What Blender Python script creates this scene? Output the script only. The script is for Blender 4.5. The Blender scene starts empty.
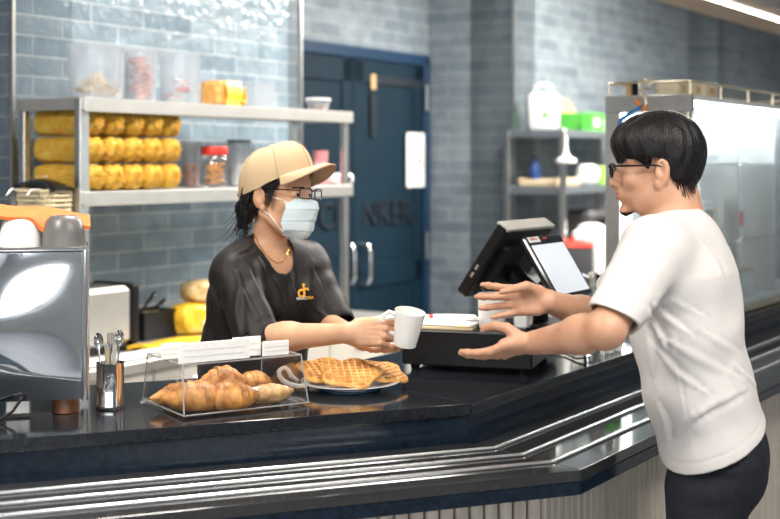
import bpy, math, random
import numpy as np
from mathutils import Vector, Matrix, Euler
random.seed(7); np.random.seed(7)
scn = bpy.context.scene
COL = scn.collection
PI = math.pi
FPX = 1300.0; CX = 390.0; HY = 162.0; CZ = 1.6      # pinhole: focal length, principal column, horizon row, eye height

def P(px, py, Y):
    """point at depth Y seen at that pixel"""
    return Vector(((px - CX) / FPX * Y, Y, CZ - (py - HY) / FPX * Y))
def on_plane(px, py, z):
    Y = (CZ - z) * FPX / (py - HY)
    return Vector(((px - CX) / FPX * Y, Y, z))
D = Vector((.5427, .84, 0)).normalized()            # along the back walls and the right counter
N = Vector((D.y, -D.x, 0))                          # out of the back wall
E = Vector((.927, .375, 0)).normalized()            # along the left counter
M_ = Vector((-E.y, E.x, 0))                         # towards the staff side
UP = Vector((0, 0, 1))
def hit(px, P0, d):
    """where the vertical plane through P0 along d is met at image column px"""
    k = (px - CX) / FPX
    t = (k * P0.y - P0.x) / (d.x - k * d.y)
    return P0 + d * t, t

# ------------------------------------------------------------------ materials
def new_mat(name):
    m = bpy.data.materials.new(name); m.use_nodes = True
    nt = m.node_tree; b = nt.nodes.get('Principled BSDF')
    return m, nt, b
def mat(name, col, rough=.5, metal=0, var=.0, vscale=20, bump=0, bscale=60, trans=0, sss=0, spec=None, coat=0, emit=None, estr=0, stretch=None, alpha=None):
    m, nt, b = new_mat(name)
    b.inputs['Base Color'].default_value = (*col, 1)
    b.inputs['Roughness'].default_value = rough
    b.inputs['Metallic'].default_value = metal
    b.inputs['Transmission Weight'].default_value = trans
    if spec is not None: b.inputs['Specular IOR Level'].default_value = spec
    if coat: b.inputs['Coat Weight'].default_value = coat; b.inputs['Coat Roughness'].default_value = .05
    if sss:
        b.inputs['Subsurface Weight'].default_value = sss
        b.inputs['Subsurface Radius'].default_value = (.6, .25, .12)
        b.inputs['Subsurface Scale'].default_value = .012
    if emit: b.inputs['Emission Color'].default_value = (*emit, 1); b.inputs['Emission Strength'].default_value = estr
    if alpha is not None: b.inputs['Alpha'].default_value = alpha
    tc = nt.nodes.new('ShaderNodeTexCoord')
    src = tc.outputs['Object']
    if stretch:
        mp = nt.nodes.new('ShaderNodeMapping'); mp.inputs['Scale'].default_value = stretch
        nt.links.new(src, mp.inputs['Vector']); src = mp.outputs['Vector']
    if var:
        n = nt.nodes.new('ShaderNodeTexNoise'); n.inputs['Scale'].default_value = vscale; n.inputs['Detail'].default_value = 4
        nt.links.new(src, n.inputs['Vector'])
        r = nt.nodes.new('ShaderNodeValToRGB')
        r.color_ramp.elements[0].position = .3; r.color_ramp.elements[1].position = .7
        r.color_ramp.elements[0].color = (*[max(0, c * (1 - var)) for c in col], 1)
        r.color_ramp.elements[1].color = (*[min(1, c * (1 + var)) for c in col], 1)
        nt.links.new(n.outputs['Fac'], r.inputs['Fac']); nt.links.new(r.outputs['Color'], b.inputs['Base Color'])
    if bump:
        n2 = nt.nodes.new('ShaderNodeTexNoise'); n2.inputs['Scale'].default_value = bscale; n2.inputs['Detail'].default_value = 3
        nt.links.new(src, n2.inputs['Vector'])
        bp = nt.nodes.new('ShaderNodeBump'); bp.inputs['Strength'].default_value = bump; bp.inputs['Distance'].default_value = .01
        nt.links.new(n2.outputs['Fac'], bp.inputs['Height']); nt.links.new(bp.outputs['Normal'], b.inputs['Normal'])
    return m
def clear_mat(name, tint=(1, 1, 1), refl=.12, rough=.02, haze=0.0, hazecol=(.9, .93, .95)):
    """thin clear sheet: see-through, mirror-like at grazing angles, with a little haze"""
    m, nt, b = new_mat(name); nt.nodes.remove(b)
    out = nt.nodes['Material Output']
    t = nt.nodes.new('ShaderNodeBsdfTransparent'); t.inputs['Color'].default_value = (*tint, 1)
    g = nt.nodes.new('ShaderNodeBsdfGlossy'); g.inputs['Roughness'].default_value = rough
    lw = nt.nodes.new('ShaderNodeLayerWeight'); lw.inputs['Blend'].default_value = .25
    ma = nt.nodes.new('ShaderNodeMath'); ma.operation = 'ADD'; ma.use_clamp = True
    ma.inputs[1].default_value = refl
    mu = nt.nodes.new('ShaderNodeMath'); mu.operation = 'MULTIPLY'; mu.inputs[1].default_value = .3
    nt.links.new(lw.outputs['Fresnel'], mu.inputs[0]); nt.links.new(mu.outputs[0], ma.inputs[0])
    mx = nt.nodes.new('ShaderNodeMixShader')
    nt.links.new(ma.outputs[0], mx.inputs[0]); nt.links.new(t.outputs[0], mx.inputs[1]); nt.links.new(g.outputs[0], mx.inputs[2])
    last = mx
    if haze:
        d = nt.nodes.new('ShaderNodeBsdfDiffuse'); d.inputs['Color'].default_value = (*hazecol, 1)
        tl = nt.nodes.new('ShaderNodeBsdfTranslucent'); tl.inputs['Color'].default_value = (*hazecol, 1)
        dm = nt.nodes.new('ShaderNodeMixShader'); dm.inputs[0].default_value = .4
        nt.links.new(d.outputs[0], dm.inputs[1]); nt.links.new(tl.outputs[0], dm.inputs[2])
        m2 = nt.nodes.new('ShaderNodeMixShader'); m2.inputs[0].default_value = haze
        nt.links.new(mx.outputs[0], m2.inputs[1]); nt.links.new(dm.outputs[0], m2.inputs[2]); last = m2
    nt.links.new(last.outputs[0], out.inputs['Surface'])
    return m
def tile_mat(name, c1, c2, mortar, rough, bumpy, sheen=.5):
    m, nt, b = new_mat(name)
    uv = nt.nodes.new('ShaderNodeUVMap')
    br = nt.nodes.new('ShaderNodeTexBrick')
    br.offset = .5; br.squash = 1
    for k, v in (('Scale', 1), ('Mortar Size', .0035), ('Mortar Smooth', .15), ('Bias', 0), ('Brick Width', .30), ('Row Height', .077)):
        br.inputs[k].default_value = v
    br.inputs['Color1'].default_value = (*c1, 1); br.inputs['Color2'].default_value = (*c2, 1); br.inputs['Mortar'].default_value = (*mortar, 1)
    nt.links.new(uv.outputs[0], br.inputs['Vector'])
    # cloudy glaze inside each tile
    n = nt.nodes.new('ShaderNodeTexNoise'); n.inputs['Scale'].default_value = 9; n.inputs['Detail'].default_value = 5
    nt.links.new(uv.outputs[0], n.inputs['Vector'])
    mx = nt.nodes.new('ShaderNodeMixRGB'); mx.blend_type = 'OVERLAY'; mx.inputs[0].default_value = .45
    nt.links.new(br.outputs['Color'], mx.inputs[1]); nt.links.new(n.outputs['Fac'], mx.inputs[2])
    nt.links.new(mx.outputs[0], b.inputs['Base Color'])
    b.inputs['Roughness'].default_value = rough
    b.inputs['Specular IOR Level'].default_value = sheen
    n2 = nt.nodes.new('ShaderNodeTexNoise'); n2.inputs['Scale'].default_value = 22; n2.inputs['Detail'].default_value = 2
    nt.links.new(uv.outputs[0], n2.inputs['Vector'])
    b1 = nt.nodes.new('ShaderNodeBump'); b1.inputs['Strength'].default_value = bumpy; b1.inputs['Distance'].default_value = .02
    nt.links.new(n2.outputs['Fac'], b1.inputs['Height'])
    b2 = nt.nodes.new('ShaderNodeBump'); b2.invert = True; b2.inputs['Strength'].default_value = .8; b2.inputs['Distance'].default_value = .003
    nt.links.new(br.outputs['Fac'], b2.inputs['Height']); nt.links.new(b1.outputs['Normal'], b2.inputs['Normal'])
    nt.links.new(b2.outputs['Normal'], b.inputs['Normal'])
    return m
def wood_mat(name, c1, c2, rough=.5, scale=(60, 60, 3)):
    m, nt, b = new_mat(name)
    tc = nt.nodes.new('ShaderNodeTexCoord'); mp = nt.nodes.new('ShaderNodeMapping'); mp.inputs['Scale'].default_value = scale
    n = nt.nodes.new('ShaderNodeTexNoise'); n.inputs['Scale'].default_value = 1; n.inputs['Detail'].default_value = 6; n.inputs['Distortion'].default_value = .3
    r = nt.nodes.new('ShaderNodeValToRGB'); r.color_ramp.elements[0].color = (*c1, 1); r.color_ramp.elements[1].color = (*c2, 1)
    r.color_ramp.elements[0].position = .3; r.color_ramp.elements[1].position = .7
    nt.links.new(tc.outputs['Object'], mp.inputs['Vector']); nt.links.new(mp.outputs[0], n.inputs['Vector'])
    nt.links.new(n.outputs['Fac'], r.inputs['Fac']); nt.links.new(r.outputs[0], b.inputs['Base Color'])
    b.inputs['Roughness'].default_value = rough
    return m

MT = dict(
 tile=tile_mat('glazed_tile', (.17, .235, .29), (.26, .33, .38), (.46, .51, .54), .18, .36, .45),
 tile_matt=tile_mat('far_tile', (.16, .20, .235), (.235, .28, .31), (.34, .38, .40), .35, .2, .4),
 steel=mat('brushed_steel', (.62, .62, .60), .32, 1, .06, 30),
 steel_soft=mat('satin_steel', (.60, .59, .56), .42, .85, .05, 12),
 mirror=mat('polished_steel', (.82, .84, .86), .04, 1, bump=.05, bscale=3),
 chrome=mat('chrome', (.85, .85, .85), .08, 1),
 brass=mat('pale_brass', (.70, .62, .45), .25, 1),
 stone=mat('black_stone', (.012, .014, .018), .09, 0, .15, 90, spec=.5),
 stone_face=mat('dark_navy_stone', (.007, .014, .026), .14, 0, .35, 60, spec=.3),
 rail=mat('grey_black_stone', (.030, .031, .032), .08, 0, .15, 80, spec=.6),
 navy=mat('navy_paint', (.002, .016, .030), .6, 0, .12, 6, spec=.25),
 navy_frame=mat('navy_frame', (.005, .030, .075), .4),
 ink=mat('navy_ink', (.003, .009, .018), .6),
 beige=mat('beige_laminate', (.55, .52, .46), .5, 0, .04, 5),
 floor=mat('brown_floor', (.26, .27, .29), .4, 0, .12, 2),
 strip=mat('strip_steel', (.85, .86, .87), .22, .9),
 plaster=mat('grey_plaster', (.48, .49, .50), .8, 0, .06, 2),
 ceil=mat('ceiling_paint', (.60, .61, .62), .8, 0, .05, 3),
 beam=wood_mat('beam_brown', (.27, .19, .125), (.36, .26, .18), .5, (3, 3, 3)),
 slat=wood_mat('slat_wood', (.50, .44, .36), (.66, .60, .51), .55, (40, 40, 2.5)),
 slat_gap=mat('slat_gap', (.20, .165, .13), .8),
 black=mat('black_plastic', (.008, .008, .009), .4, 0, .2, 40, spec=.25),
 black_gloss=mat('black_gloss', (.008, .008, .010), .12),
 dark=mat('dark_grey', (.06, .06, .065), .5),
 white=mat('white_ceramic', (.82, .80, .76), .2, 0, .02, 8, spec=.5),
 white_pl=mat('white_plastic', (.80, .80, .78), .4),
 paper=mat('white_paper', (.86, .85, .82), .8, 0, .03, 30),
 manila=mat('manila_card', (.62, .50, .32), .8),
 red=mat('red_plastic', (.65, .04, .025), .35),
 orange=mat('orange_cloth', (.68, .17, .035), .85, 0, .12, 25, bump=.3, bscale=180),
 grey_cer=mat('grey_ceramic', (.13, .125, .12), .35, 0, .15, 12),
 yellow=mat('yellow_plastic', (.80, .47, .03), .35, 0, .1, 10, bump=.3, bscale=30),
 green=mat('green_print', (.09, .45, .06), .5),
 pink=mat('pink_plastic', (.75, .28, .30), .4),
 blue=mat('blue_strap', (.02, .17, .45), .6),
 orange_pl=mat('orange_clip', (.8, .25, .03), .4),
 card=mat('brown_card', (.52, .36, .18), .8),
 wicker=mat('pale_wicker', (.62, .52, .33), .7, 0, .15, 60),
 screen=mat('screen', (.5, .52, .54), .2, emit=(.82, .88, .95), estr=.45),
 glass=clear_mat('clear_glass', refl=.04),
 case_glass=clear_mat('case_glass', (.90, .95, .97), refl=.07, haze=.10, hazecol=(.86, .92, .95)),  # pale diffuse haze imitates whitish glare reflected in the glass
 acrylic=clear_mat('clear_acrylic', refl=.05),
 acrylic_edge=mat('acrylic_edge', (.62, .60, .58), .12, trans=.6),
 frosted=clear_mat('frosted_glass', (.92, .96, .98), refl=.05, rough=.3, haze=.6, hazecol=(.88, .93, .96)),
 tub=clear_mat('cloudy_plastic', (.92, .94, .96), refl=.05, rough=.2, haze=.19, hazecol=(.88, .90, .92)),
 led=mat('led', (1, 1, 1), .5, emit=(1, .98, .92), estr=9),
 lamp=mat('fill_diffuser', (1, 1, 1), .5, emit=(1, .96, .9), estr=5),
)
def pastry_mat(name, hi, lo, sc):
    m, nt, b = new_mat(name)
    tc = nt.nodes.new('ShaderNodeTexCoord')
    n = nt.nodes.new('ShaderNodeTexNoise'); n.inputs['Scale'].default_value = sc; n.inputs['Detail'].default_value = 6
    r = nt.nodes.new('ShaderNodeValToRGB')
    r.color_ramp.elements[0].color = (*lo, 1); r.color_ramp.elements[1].color = (*hi, 1)
    r.color_ramp.elements[0].position = .32; r.color_ramp.elements[1].position = .68
    nt.links.new(tc.outputs['Object'], n.inputs['Vector']); nt.links.new(n.outputs['Fac'], r.inputs['Fac']); nt.links.new(r.outputs[0], b.inputs['Base Color'])
    n2 = nt.nodes.new('ShaderNodeTexNoise'); n2.inputs['Scale'].default_value = sc * 5; nt.links.new(tc.outputs['Object'], n2.inputs['Vector'])
    bp = nt.nodes.new('ShaderNodeBump'); bp.inputs['Strength'].default_value = .5; bp.inputs['Distance'].default_value = .004
    nt.links.new(n2.outputs['Fac'], bp.inputs['Height']); nt.links.new(bp.outputs[0], b.inputs['Normal'])
    b.inputs['Roughness'].default_value = .42
    b.inputs['Subsurface Weight'].default_value = .1; b.inputs['Subsurface Scale'].default_value = .005
    return m
MT['croissant'] = pastry_mat('croissant_crust', (.74, .35, .09), (.26, .085, .018), 38)
MT['waffle'] = pastry_mat('waffle_crust', (.82, .46, .13), (.56, .24, .05), 50)
MT['almond'] = pastry_mat('almond_crust', (.80, .55, .26), (.45, .20, .05), 70)
MT['bread_bag'] = pastry_mat('snack_bag', (.90, .62, .10), (.80, .38, .02), 30)
MT['bread_bag'].node_tree.nodes['Principled BSDF'].inputs['Roughness'].default_value = .22
MT['bread_bag'].node_tree.nodes['Bump'].inputs['Strength'].default_value = 1.0; MT['bread_bag'].node_tree.nodes['Bump'].inputs['Distance'].default_value = .02
MT['crisps'] = pastry_mat('crisps', (.80, .62, .34), (.55, .35, .12), 60)
MT['pinkfood'] = pastry_mat('pink_wafers', (.85, .42, .34), (.55, .10, .07), 40)

# ------------------------------------------------------------------ mesh builder
class MB:
    def __init__(s): s.v = []; s.f = []; s.m = []; s.uv = {}
    def add(s, vs, fs, mi=0, M=None):
        o = len(s.v)
        for v in vs:
            v = Vector(v); s.v.append(M @ v if M is not None else v)
        for f in fs: s.f.append([i + o for i in f]); s.m.append(mi)
        return s
    def box(s, c, d, M=None, mi=0, ch=0.0):
        x, y, z = c; a, b, h = d[0] / 2, d[1] / 2, d[2] / 2
        if ch <= 0:
            vs = [(x + i * a, y + j * b, z + k * h) for k in (-1, 1) for j in (-1, 1) for i in (-1, 1)]
            fs = [(0, 2, 3, 1), (4, 5, 7, 6), (0, 1, 5, 4), (2, 6, 7, 3), (0, 4, 6, 2), (1, 3, 7, 5)]
            return s.add(vs, fs, mi, M)
        ch = min(ch, a * .49, b * .49, h * .49)
        def ring(aa, bb, zz, cc):
            return [(x + p, y + q, z + zz) for p, q in ((-aa + cc, -bb), (aa - cc, -bb), (aa, -bb + cc), (aa, bb - cc), (aa - cc, bb), (-aa + cc, bb), (-aa, bb - cc), (-aa, -bb + cc))]
        vs = ring(a - ch, b - ch, -h, ch * .5) + ring(a, b, -h + ch, ch) + ring(a, b, h - ch, ch) + ring(a - ch, b - ch, h, ch * .5)
        fs = []
        for r in range(3):
            for i in range(8): fs.append((r * 8 + i, r * 8 + (i + 1) % 8, r * 8 + 8 + (i + 1) % 8, r * 8 + 8 + i))
        fs += [tuple(range(7, -1, -1)), tuple(range(24, 32))]
        return s.add(vs, fs, mi, M)
    def prism(s, poly, z0, z1, mi=0, M=None):
        n = len(poly)
        vs = [(p[0], p[1], z0) for p in poly] + [(p[0], p[1], z1) for p in poly]
        fs = [tuple(range(n - 1, -1, -1)), tuple(range(n, 2 * n))] + [(i, (i + 1) % n, n + (i + 1) % n, n + i) for i in range(n)]
        return s.add(vs, fs, mi, M)
    def lathe(s, prof, seg=24, M=None, mi=0, closed=False, rfun=None):
        vs = []; n = len(prof)
        for r, z in prof:
            for i in range(seg):
                a = 2 * PI * i / seg; rr = r * (rfun(a, z) if rfun else 1)
                vs.append((rr * math.cos(a), rr * math.sin(a), z))
        fs = [(k * seg + i, k * seg + (i + 1) % seg, (k + 1) * seg + (i + 1) % seg, (k + 1) * seg + i) for k in range(n - 1) for i in range(seg)]
        if closed: fs += [((n - 1) * seg + i, (n - 1) * seg + (i + 1) % seg, (i + 1) % seg, i) for i in range(seg)]
        else:
            fs += [tuple(range(seg - 1, -1, -1)), tuple(range((n - 1) * seg, n * seg))]
        return s.add(vs, fs, mi, M)
    def tube(s, pts, r, seg=8, M=None, mi=0, flat=1.0, upv=None):
        pts = [Vector(p) for p in pts]; n = len(pts)
        rs = r if isinstance(r, (list, tuple)) else [r] * n
        vs = []; prev = None
        for k in range(n):
            t = (pts[min(k + 1, n - 1)] - pts[max(k - 1, 0)])
            if t.length < 1e-9: t = Vector((0, 0, 1))
            t.normalize()
            if upv is not None: u = Vector(upv) - t * Vector(upv).dot(t)
            elif prev is None: u = t.cross(Vector((0, 0, 1))); u = u if u.length > .05 else t.cross(Vector((1, 0, 0)))
            else: u = prev - t * prev.dot(t)
            if u.length < 1e-6: u = t.orthogonal()
            u.normalize(); w = t.cross(u); prev = u
            for i in range(seg):
                a = 2 * PI * i / seg
                vs.append(pts[k] + u * (rs[k] * flat * math.cos(a)) + w * (rs[k] * math.sin(a)))
        fs = [(k * seg + i, k * seg + (i + 1) % seg, (k + 1) * seg + (i + 1) % seg, (k + 1) * seg + i) for k in range(n - 1) for i in range(seg)]
        fs += [tuple(range(seg - 1, -1, -1)), tuple(range((n - 1) * seg, n * seg))]
        return s.add(vs, fs, mi, M)
    def grid(s, fn, nu, nv, th=0.0, M=None, mi=0):
        """surface fn(u,v); with th it is thickened along its normals"""
        g = [[Vector(fn(i / nu, j / nv)) for i in range(nu + 1)] for j in range(nv + 1)]
        vs = [p for row in g for p in row]
        W = nu + 1
        fs = [(j * W + i, j * W + i + 1, (j + 1) * W + i + 1, (j + 1) * W + i) for j in range(nv) for i in range(nu)]
        if th:
            ns = []
            for j in range(nv + 1):
                for i in range(nu + 1):
                    a = g[j][min(i + 1, nu)] - g[j][max(i - 1, 0)]; b = g[min(j + 1, nv)][i] - g[max(j - 1, 0)][i]
                    nn = a.cross(b); ns.append(nn.normalized() if nn.length > 1e-12 else Vector((0, 0, 1)))
            o = len(vs); vs2 = [p - ns[k] * th for k, p in enumerate(vs)]
            fs2 = [tuple(reversed([i + o for i in f])) for f in fs]
            rim = []
            for i in range(nu): rim += [(i + 1, i, o + i, o + i + 1), (nv * W + i, nv * W + i + 1, o + nv * W + i + 1, o + nv * W + i)]
            for j in range(nv): rim += [(j * W, (j + 1) * W, o + (j + 1) * W, o + j * W), ((j + 1) * W + nu, j * W + nu, o + j * W + nu, o + (j + 1) * W + nu)]
            vs = vs + vs2; fs = fs + fs2 + rim
        return s.add(vs, fs, mi, M)
    def build(s, name, mats, parent=None, smooth=False, world=False, bevel=0, angle=None):
        me = bpy.data.meshes.new(name)
        vs = s.v
        if world and parent is not None:
            iv = parent.matrix_basis.inverted(); vs = [iv @ v for v in vs]
        me.from_pydata([tuple(v) for v in vs], [], s.f)
        if not isinstance(mats, (list, tuple)): mats = [mats]
        for m in mats: me.materials.append(MT[m] if isinstance(m, str) else m)
        me.polygons.foreach_set('material_index', s.m)
        me.update()
        if smooth:
            me.polygons.foreach_set('use_smooth', [True] * len(me.polygons))
            me.set_sharp_from_angle(angle=math.radians(smooth if smooth is not True else 40))
        o = bpy.data.objects.new(name, me); COL.objects.link(o)
        if parent is not None: o.parent = parent
        if bevel:
            b = o.modifiers.new('bevel', 'BEVEL'); b.width = bevel; b.segments = 2; b.limit_method = 'ANGLE'
        return o
def tag(o, label, cat, group=None, kind=None):
    if label: o['label'] = label
    if cat: o['category'] = cat
    if group: o['group'] = group
    if kind: o['kind'] = kind
    return o
def frame(loc, x=(1, 0, 0), z=(0, 0, 1)):
    x = Vector(x).normalized(); z = Vector(z); z = (z - x * z.dot(x)).normalized(); y = z.cross(x)
    m = Matrix((x, y, z)).transposed().to_4x4(); m.translation = Vector(loc); return m
def thing(name, label, cat, loc, x=(1, 0, 0), group=None, z=(0, 0, 1)):
    o = bpy.data.objects.new(name, None); COL.objects.link(o); o.empty_display_size = .05
    o.matrix_basis = frame(loc, x, z); return tag(o, label, cat, group)
def place(o, loc, x=(1, 0, 0), z=(0, 0, 1)):
    o.matrix_basis = frame(loc, x, z); return o
def struct(o): o['kind'] = 'structure'; return o
def dup(root, label, loc, x=(1, 0, 0), z=(0, 0, 1), group=None):
    c = root.copy(); COL.objects.link(c); c.matrix_basis = frame(loc, x, z); c['label'] = label
    if group: c['group'] = group
    for ch in list(root.children):
        k = ch.copy(); COL.objects.link(k); k.parent = c
        for g in list(ch.children):
            q = g.copy(); COL.objects.link(q); q.parent = k
    return c
def text_mesh(name, body, size, m, parent, M, depth=.0006, align='CENTER'):
    cu = bpy.data.curves.new(name, 'FONT'); cu.body = body; cu.size = size; cu.extrude = depth; cu.align_x = align; cu.align_y = 'CENTER'; cu.offset = size * .012
    tmp = bpy.data.objects.new('tmp', cu); COL.objects.link(tmp)
    dg = bpy.context.evaluated_depsgraph_get(); me = bpy.data.meshes.new_from_object(tmp.evaluated_get(dg))
    bpy.data.objects.remove(tmp); me.name = name; me.materials.clear(); me.materials.append(MT[m] if isinstance(m, str) else m)
    me.transform(M)
    o = bpy.data.objects.new(name, me); COL.objects.link(o)
    if parent is not None: o.parent = parent
    return o

# ------------------------------------------------------------------ implicit surfaces (people and soft goods)
def A_(v): return np.array([v[0], v[1], v[2]], dtype=np.float64)
def s_cap(a, b, ra, rb=None):
    a = A_(a); b = A_(b); rb = ra if rb is None else rb; ba = b - a; L = max(ba @ ba, 1e-12)
    def f(p):
        q = p - a; h = np.clip(q @ ba / L, 0, 1)
        return np.linalg.norm(q - h[:, None] * ba, axis=1) - (ra + (rb - ra) * h)
    return f
def s_ell(c, r, R=None):
    c = A_(c); r = np.array(r, float); Rm = np.eye(3) if R is None else np.array(R, float)   # rows of Rm: local axes
    def f(p):
        q = (p - c) @ Rm.T; k0 = np.linalg.norm(q / r, axis=1); k1 = np.linalg.norm(q / r ** 2, axis=1)
        return k0 * (k0 - 1) / np.maximum(k1, 1e-9)
    return f
def s_ecap(a, b, lat, r0, r1):
    """capsule of elliptical section: r = (radius along lat, radius across)"""
    a = A_(a); b = A_(b); ba = b - a; L = np.linalg.norm(ba); ax = ba / L
    u = A_(lat); u = u - ax * (u @ ax); u /= np.linalg.norm(u); w = np.cross(ax, u)
    def f(p):
        q = p - a; s = q @ ax; h = np.clip(s / L, 0, 1); e = s - h * L
        ru = r0[0] + (r1[0] - r0[0]) * h; rw = r0[1] + (r1[1] - r0[1]) * h
        m = np.minimum(ru, rw)
        x = (q @ u) / ru; y = (q @ w) / rw; z = e / m
        k0 = np.sqrt(x * x + y * y + z * z); k1 = np.sqrt((x / ru) ** 2 + (y / rw) ** 2 + (z / m) ** 2)
        return k0 * (k0 - 1) / np.maximum(k1, 1e-6)
    return f
def s_box(c, h, R, rnd=.004):
    c = A_(c); h = np.array(h, float) - rnd; Rm = np.array(R, float)
    def f(p):
        q = np.abs((p - c) @ Rm.T) - h
        return np.linalg.norm(np.maximum(q, 0), axis=1) + np.minimum(q.max(axis=1), 0) - rnd
    return f
def s_plane(c, n):
    c = A_(c); n = A_(Vector(n).normalized())
    return lambda p: (p - c) @ n
def smin(a, b, k):
    if k <= 0: return np.minimum(a, b)
    h = np.clip(.5 + .5 * (b - a) / k, 0, 1); return b + (a - b) * h - k * h * (1 - h)
def smax(a, b, k): return -smin(-a, -b, k)
class SDF:
    def __init__(s): s.ops = []
    def u(s, f, k=.01): s.ops.append(('u', f, k)); return s
    def sub(s, f, k=.003): s.ops.append(('s', f, k)); return s
    def inter(s, f, k=.002): s.ops.append(('i', f, k)); return s
    def ridge(s, a, b, w, amp):
        f = s_cap(a, b, 0.0)
        s.ops.append(('r', f, (w, amp))); return s
    def trace(s, px, py, y0=2.2):
        o = A_(Vector((0, 0, CZ))); d = A_(P(px, py, 1)) - o; t = y0
        for _ in range(50):
            v = s.ev((o + d * t)[None])[0]
            if v < .0006: return Vector(o + d * t)
            t += v * .85
            if t > 4.6: break
        return None
    def fold(s, pts, w, amp):
        """a soft crease lying on the surface through these points"""
        path = []
        for (x0, y0), (x1, y1) in zip(pts, pts[1:]):
            for k in range(4):
                q = s.trace(x0 + (x1 - x0) * k / 4, y0 + (y1 - y0) * k / 4)
                if q is not None: path.append(q)
        q = s.trace(*pts[-1]); path += [q] if q is not None else []
        if len(path) < 3: return None
        n = len(path) - 1; segs = [s_cap(a, b, 0) for a, b in zip(path, path[1:])]
        # fades out towards both ends
        P0 = np.array([A_(q) for q in path])
        def f(p):
            dd = np.stack([g(p) for g in segs]); i = dd.argmin(0); m = dd.min(0)
            fade = np.minimum(1, np.minimum((i + .7) / (n * .3), (n - i - .3) / (n * .3)))
            return m + (1 - np.clip(fade, 0, 1)) * w * 1.1
        return (f, (w, amp))
    def folds(s, lst):
        s.ops += [('r',) + q for q in [s.fold(*a) for a in lst] if q is not None]
        return s
    def shell(s, t): s.ops.append(('h', None, t)); return s
    def fn(s, f): s.ops.append(('f', f, 0)); return s
    def ev(s, p, R=None, c=None):
        d = np.full(len(p), 1.0)
        for op, f, k in s.ops:
            if c is not None and f is not None and op in 'usr':
                dc = f(c)[0]
                lim = R + (k if op != 'r' else k[0] * 2.5) + (.02 if op == 'r' else .06)
                if dc > lim: continue
            if op == 'u': d = smin(d, f(p), k)
            elif op == 's': d = smax(d, -f(p), k)
            elif op == 'i': d = smax(d, f(p), k)
            elif op == 'r': d = d - k[1] * np.exp(-(f(p) / k[0]) ** 2)
            elif op == 'h': d = np.maximum(d, -(d + k))
            elif op == 'f': d = d + f(p)
        return d
def polygonize(sdf, lo, hi, h, B=14):
    lo = np.array(lo, float); hi = np.array(hi, float)
    n = np.ceil((hi - lo) / h / B).astype(int)
    R = h * (B + 2) * math.sqrt(3) / 2
    ids = np.stack(np.meshgrid(*[np.arange(k) for k in n], indexing='ij'), -1).reshape(-1, 3)
    cen = lo + (ids * B + (B) / 2) * h
    dc = np.concatenate([sdf.ev(cen[i:i + 200000]) for i in range(0, len(cen), 200000)])
    act = ids[np.abs(dc) < R * 1.35 + .012]
    ar = np.arange(-1, B + 1)        # nodes; cells -1..B-1
    G = np.stack(np.meshgrid(ar, ar, ar, indexing='ij'), -1)
    n1 = B + 2
    NX, NY, NZ = (n * B + 4)
    CI, CV, Q = [], [], []
    corners = [(i, j, k) for i in (0, 1) for j in (0, 1) for k in (0, 1)]
    edges = [(a, b) for a in range(8) for b in range(a + 1, 8) if sum(abs(corners[a][q] - corners[b][q]) for q in range(3)) == 1]
    for b0 in act:
        base = b0 * B
        nodes = G.reshape(-1, 3) + base
        pts = lo + nodes * h
        c = (lo + (base + B / 2 - .5) * h)[None]
        V = sdf.ev(pts, R, c).reshape(n1, n1, n1)
        S = V < 0
        if S.all() or not S.any(): continue
        # own cells 0..B-1 -> node index 1..B ; need nodes up to B -> only B+1 => index B+1 is node B
        sl = slice(1, B + 1)
        cor = [V[1 + i - 0:1 + i + B - 0, 1 + j:1 + j + B, 1 + k:1 + k + B] if False else V[(0 + i):(0 + i) + B + 1, (0 + j):(0 + j) + B + 1, (0 + k):(0 + k) + B + 1] for i, j, k in corners]
        cs = [x < 0 for x in cor]
        cnt = sum(x.astype(int) for x in cs)
        mask = (cnt > 0) & (cnt < 8)
        I = np.argwhere(mask)                       # cells with node index I -> global cell = base + I - 1
        if len(I):
            cv = np.stack([x[mask] for x in cor], 1)
            acc = np.zeros((len(I), 3)); num = np.zeros(len(I))
            for a, b in edges:
                va, vb = cv[:, a], cv[:, b]; m = (va < 0) != (vb < 0)
                t = np.where(m, va / np.where(m, va - vb, 1), 0)
                pa = np.array(corners[a], float); pb = np.array(corners[b], float)
                acc += np.where(m[:, None], pa + (pb - pa) * t[:, None], 0); num += m
            g = base + I - 1
            CV.append(lo + (g + acc / num[:, None]) * h)
            g = g + 1
            CI.append((g[:, 0] * NY + g[:, 1]) * NZ + g[:, 2])
        # quads for edges starting at own nodes 0..B-1 (index 1..B)
        for ax in range(3):
            s0 = S[1:B + 1, 1:B + 1, 1:B + 1]
            sh = [slice(1, B + 1)] * 3; sh[ax] = slice(2, B + 2)
            s1 = S[tuple(sh)]
            E_ = np.argwhere(s0 != s1)
            if not len(E_): continue
            inside = s0[tuple(E_.T)]
            g = base + E_ + 1
            a1, a2 = (ax + 1) % 3, (ax + 2) % 3
            def cid(o1, o2):
                q = g.copy(); q[:, a1] -= o1; q[:, a2] -= o2
                return (q[:, 0] * NY + q[:, 1]) * NZ + q[:, 2]
            q = np.stack([cid(0, 0), cid(1, 0), cid(1, 1), cid(0, 1)], 1)
            q = np.where(inside[:, None], q, q[:, ::-1])
            Q.append(q)
    CI = np.concatenate(CI); CV = np.concatenate(CV); Q = np.concatenate(Q)
    uid, first = np.unique(CI, return_index=True)
    vs = CV[first]
    ix = np.searchsorted(uid, Q); ix = np.clip(ix, 0, len(uid) - 1)
    ok = (uid[ix] == Q).all(axis=1)
    return vs, ix[ok]
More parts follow.
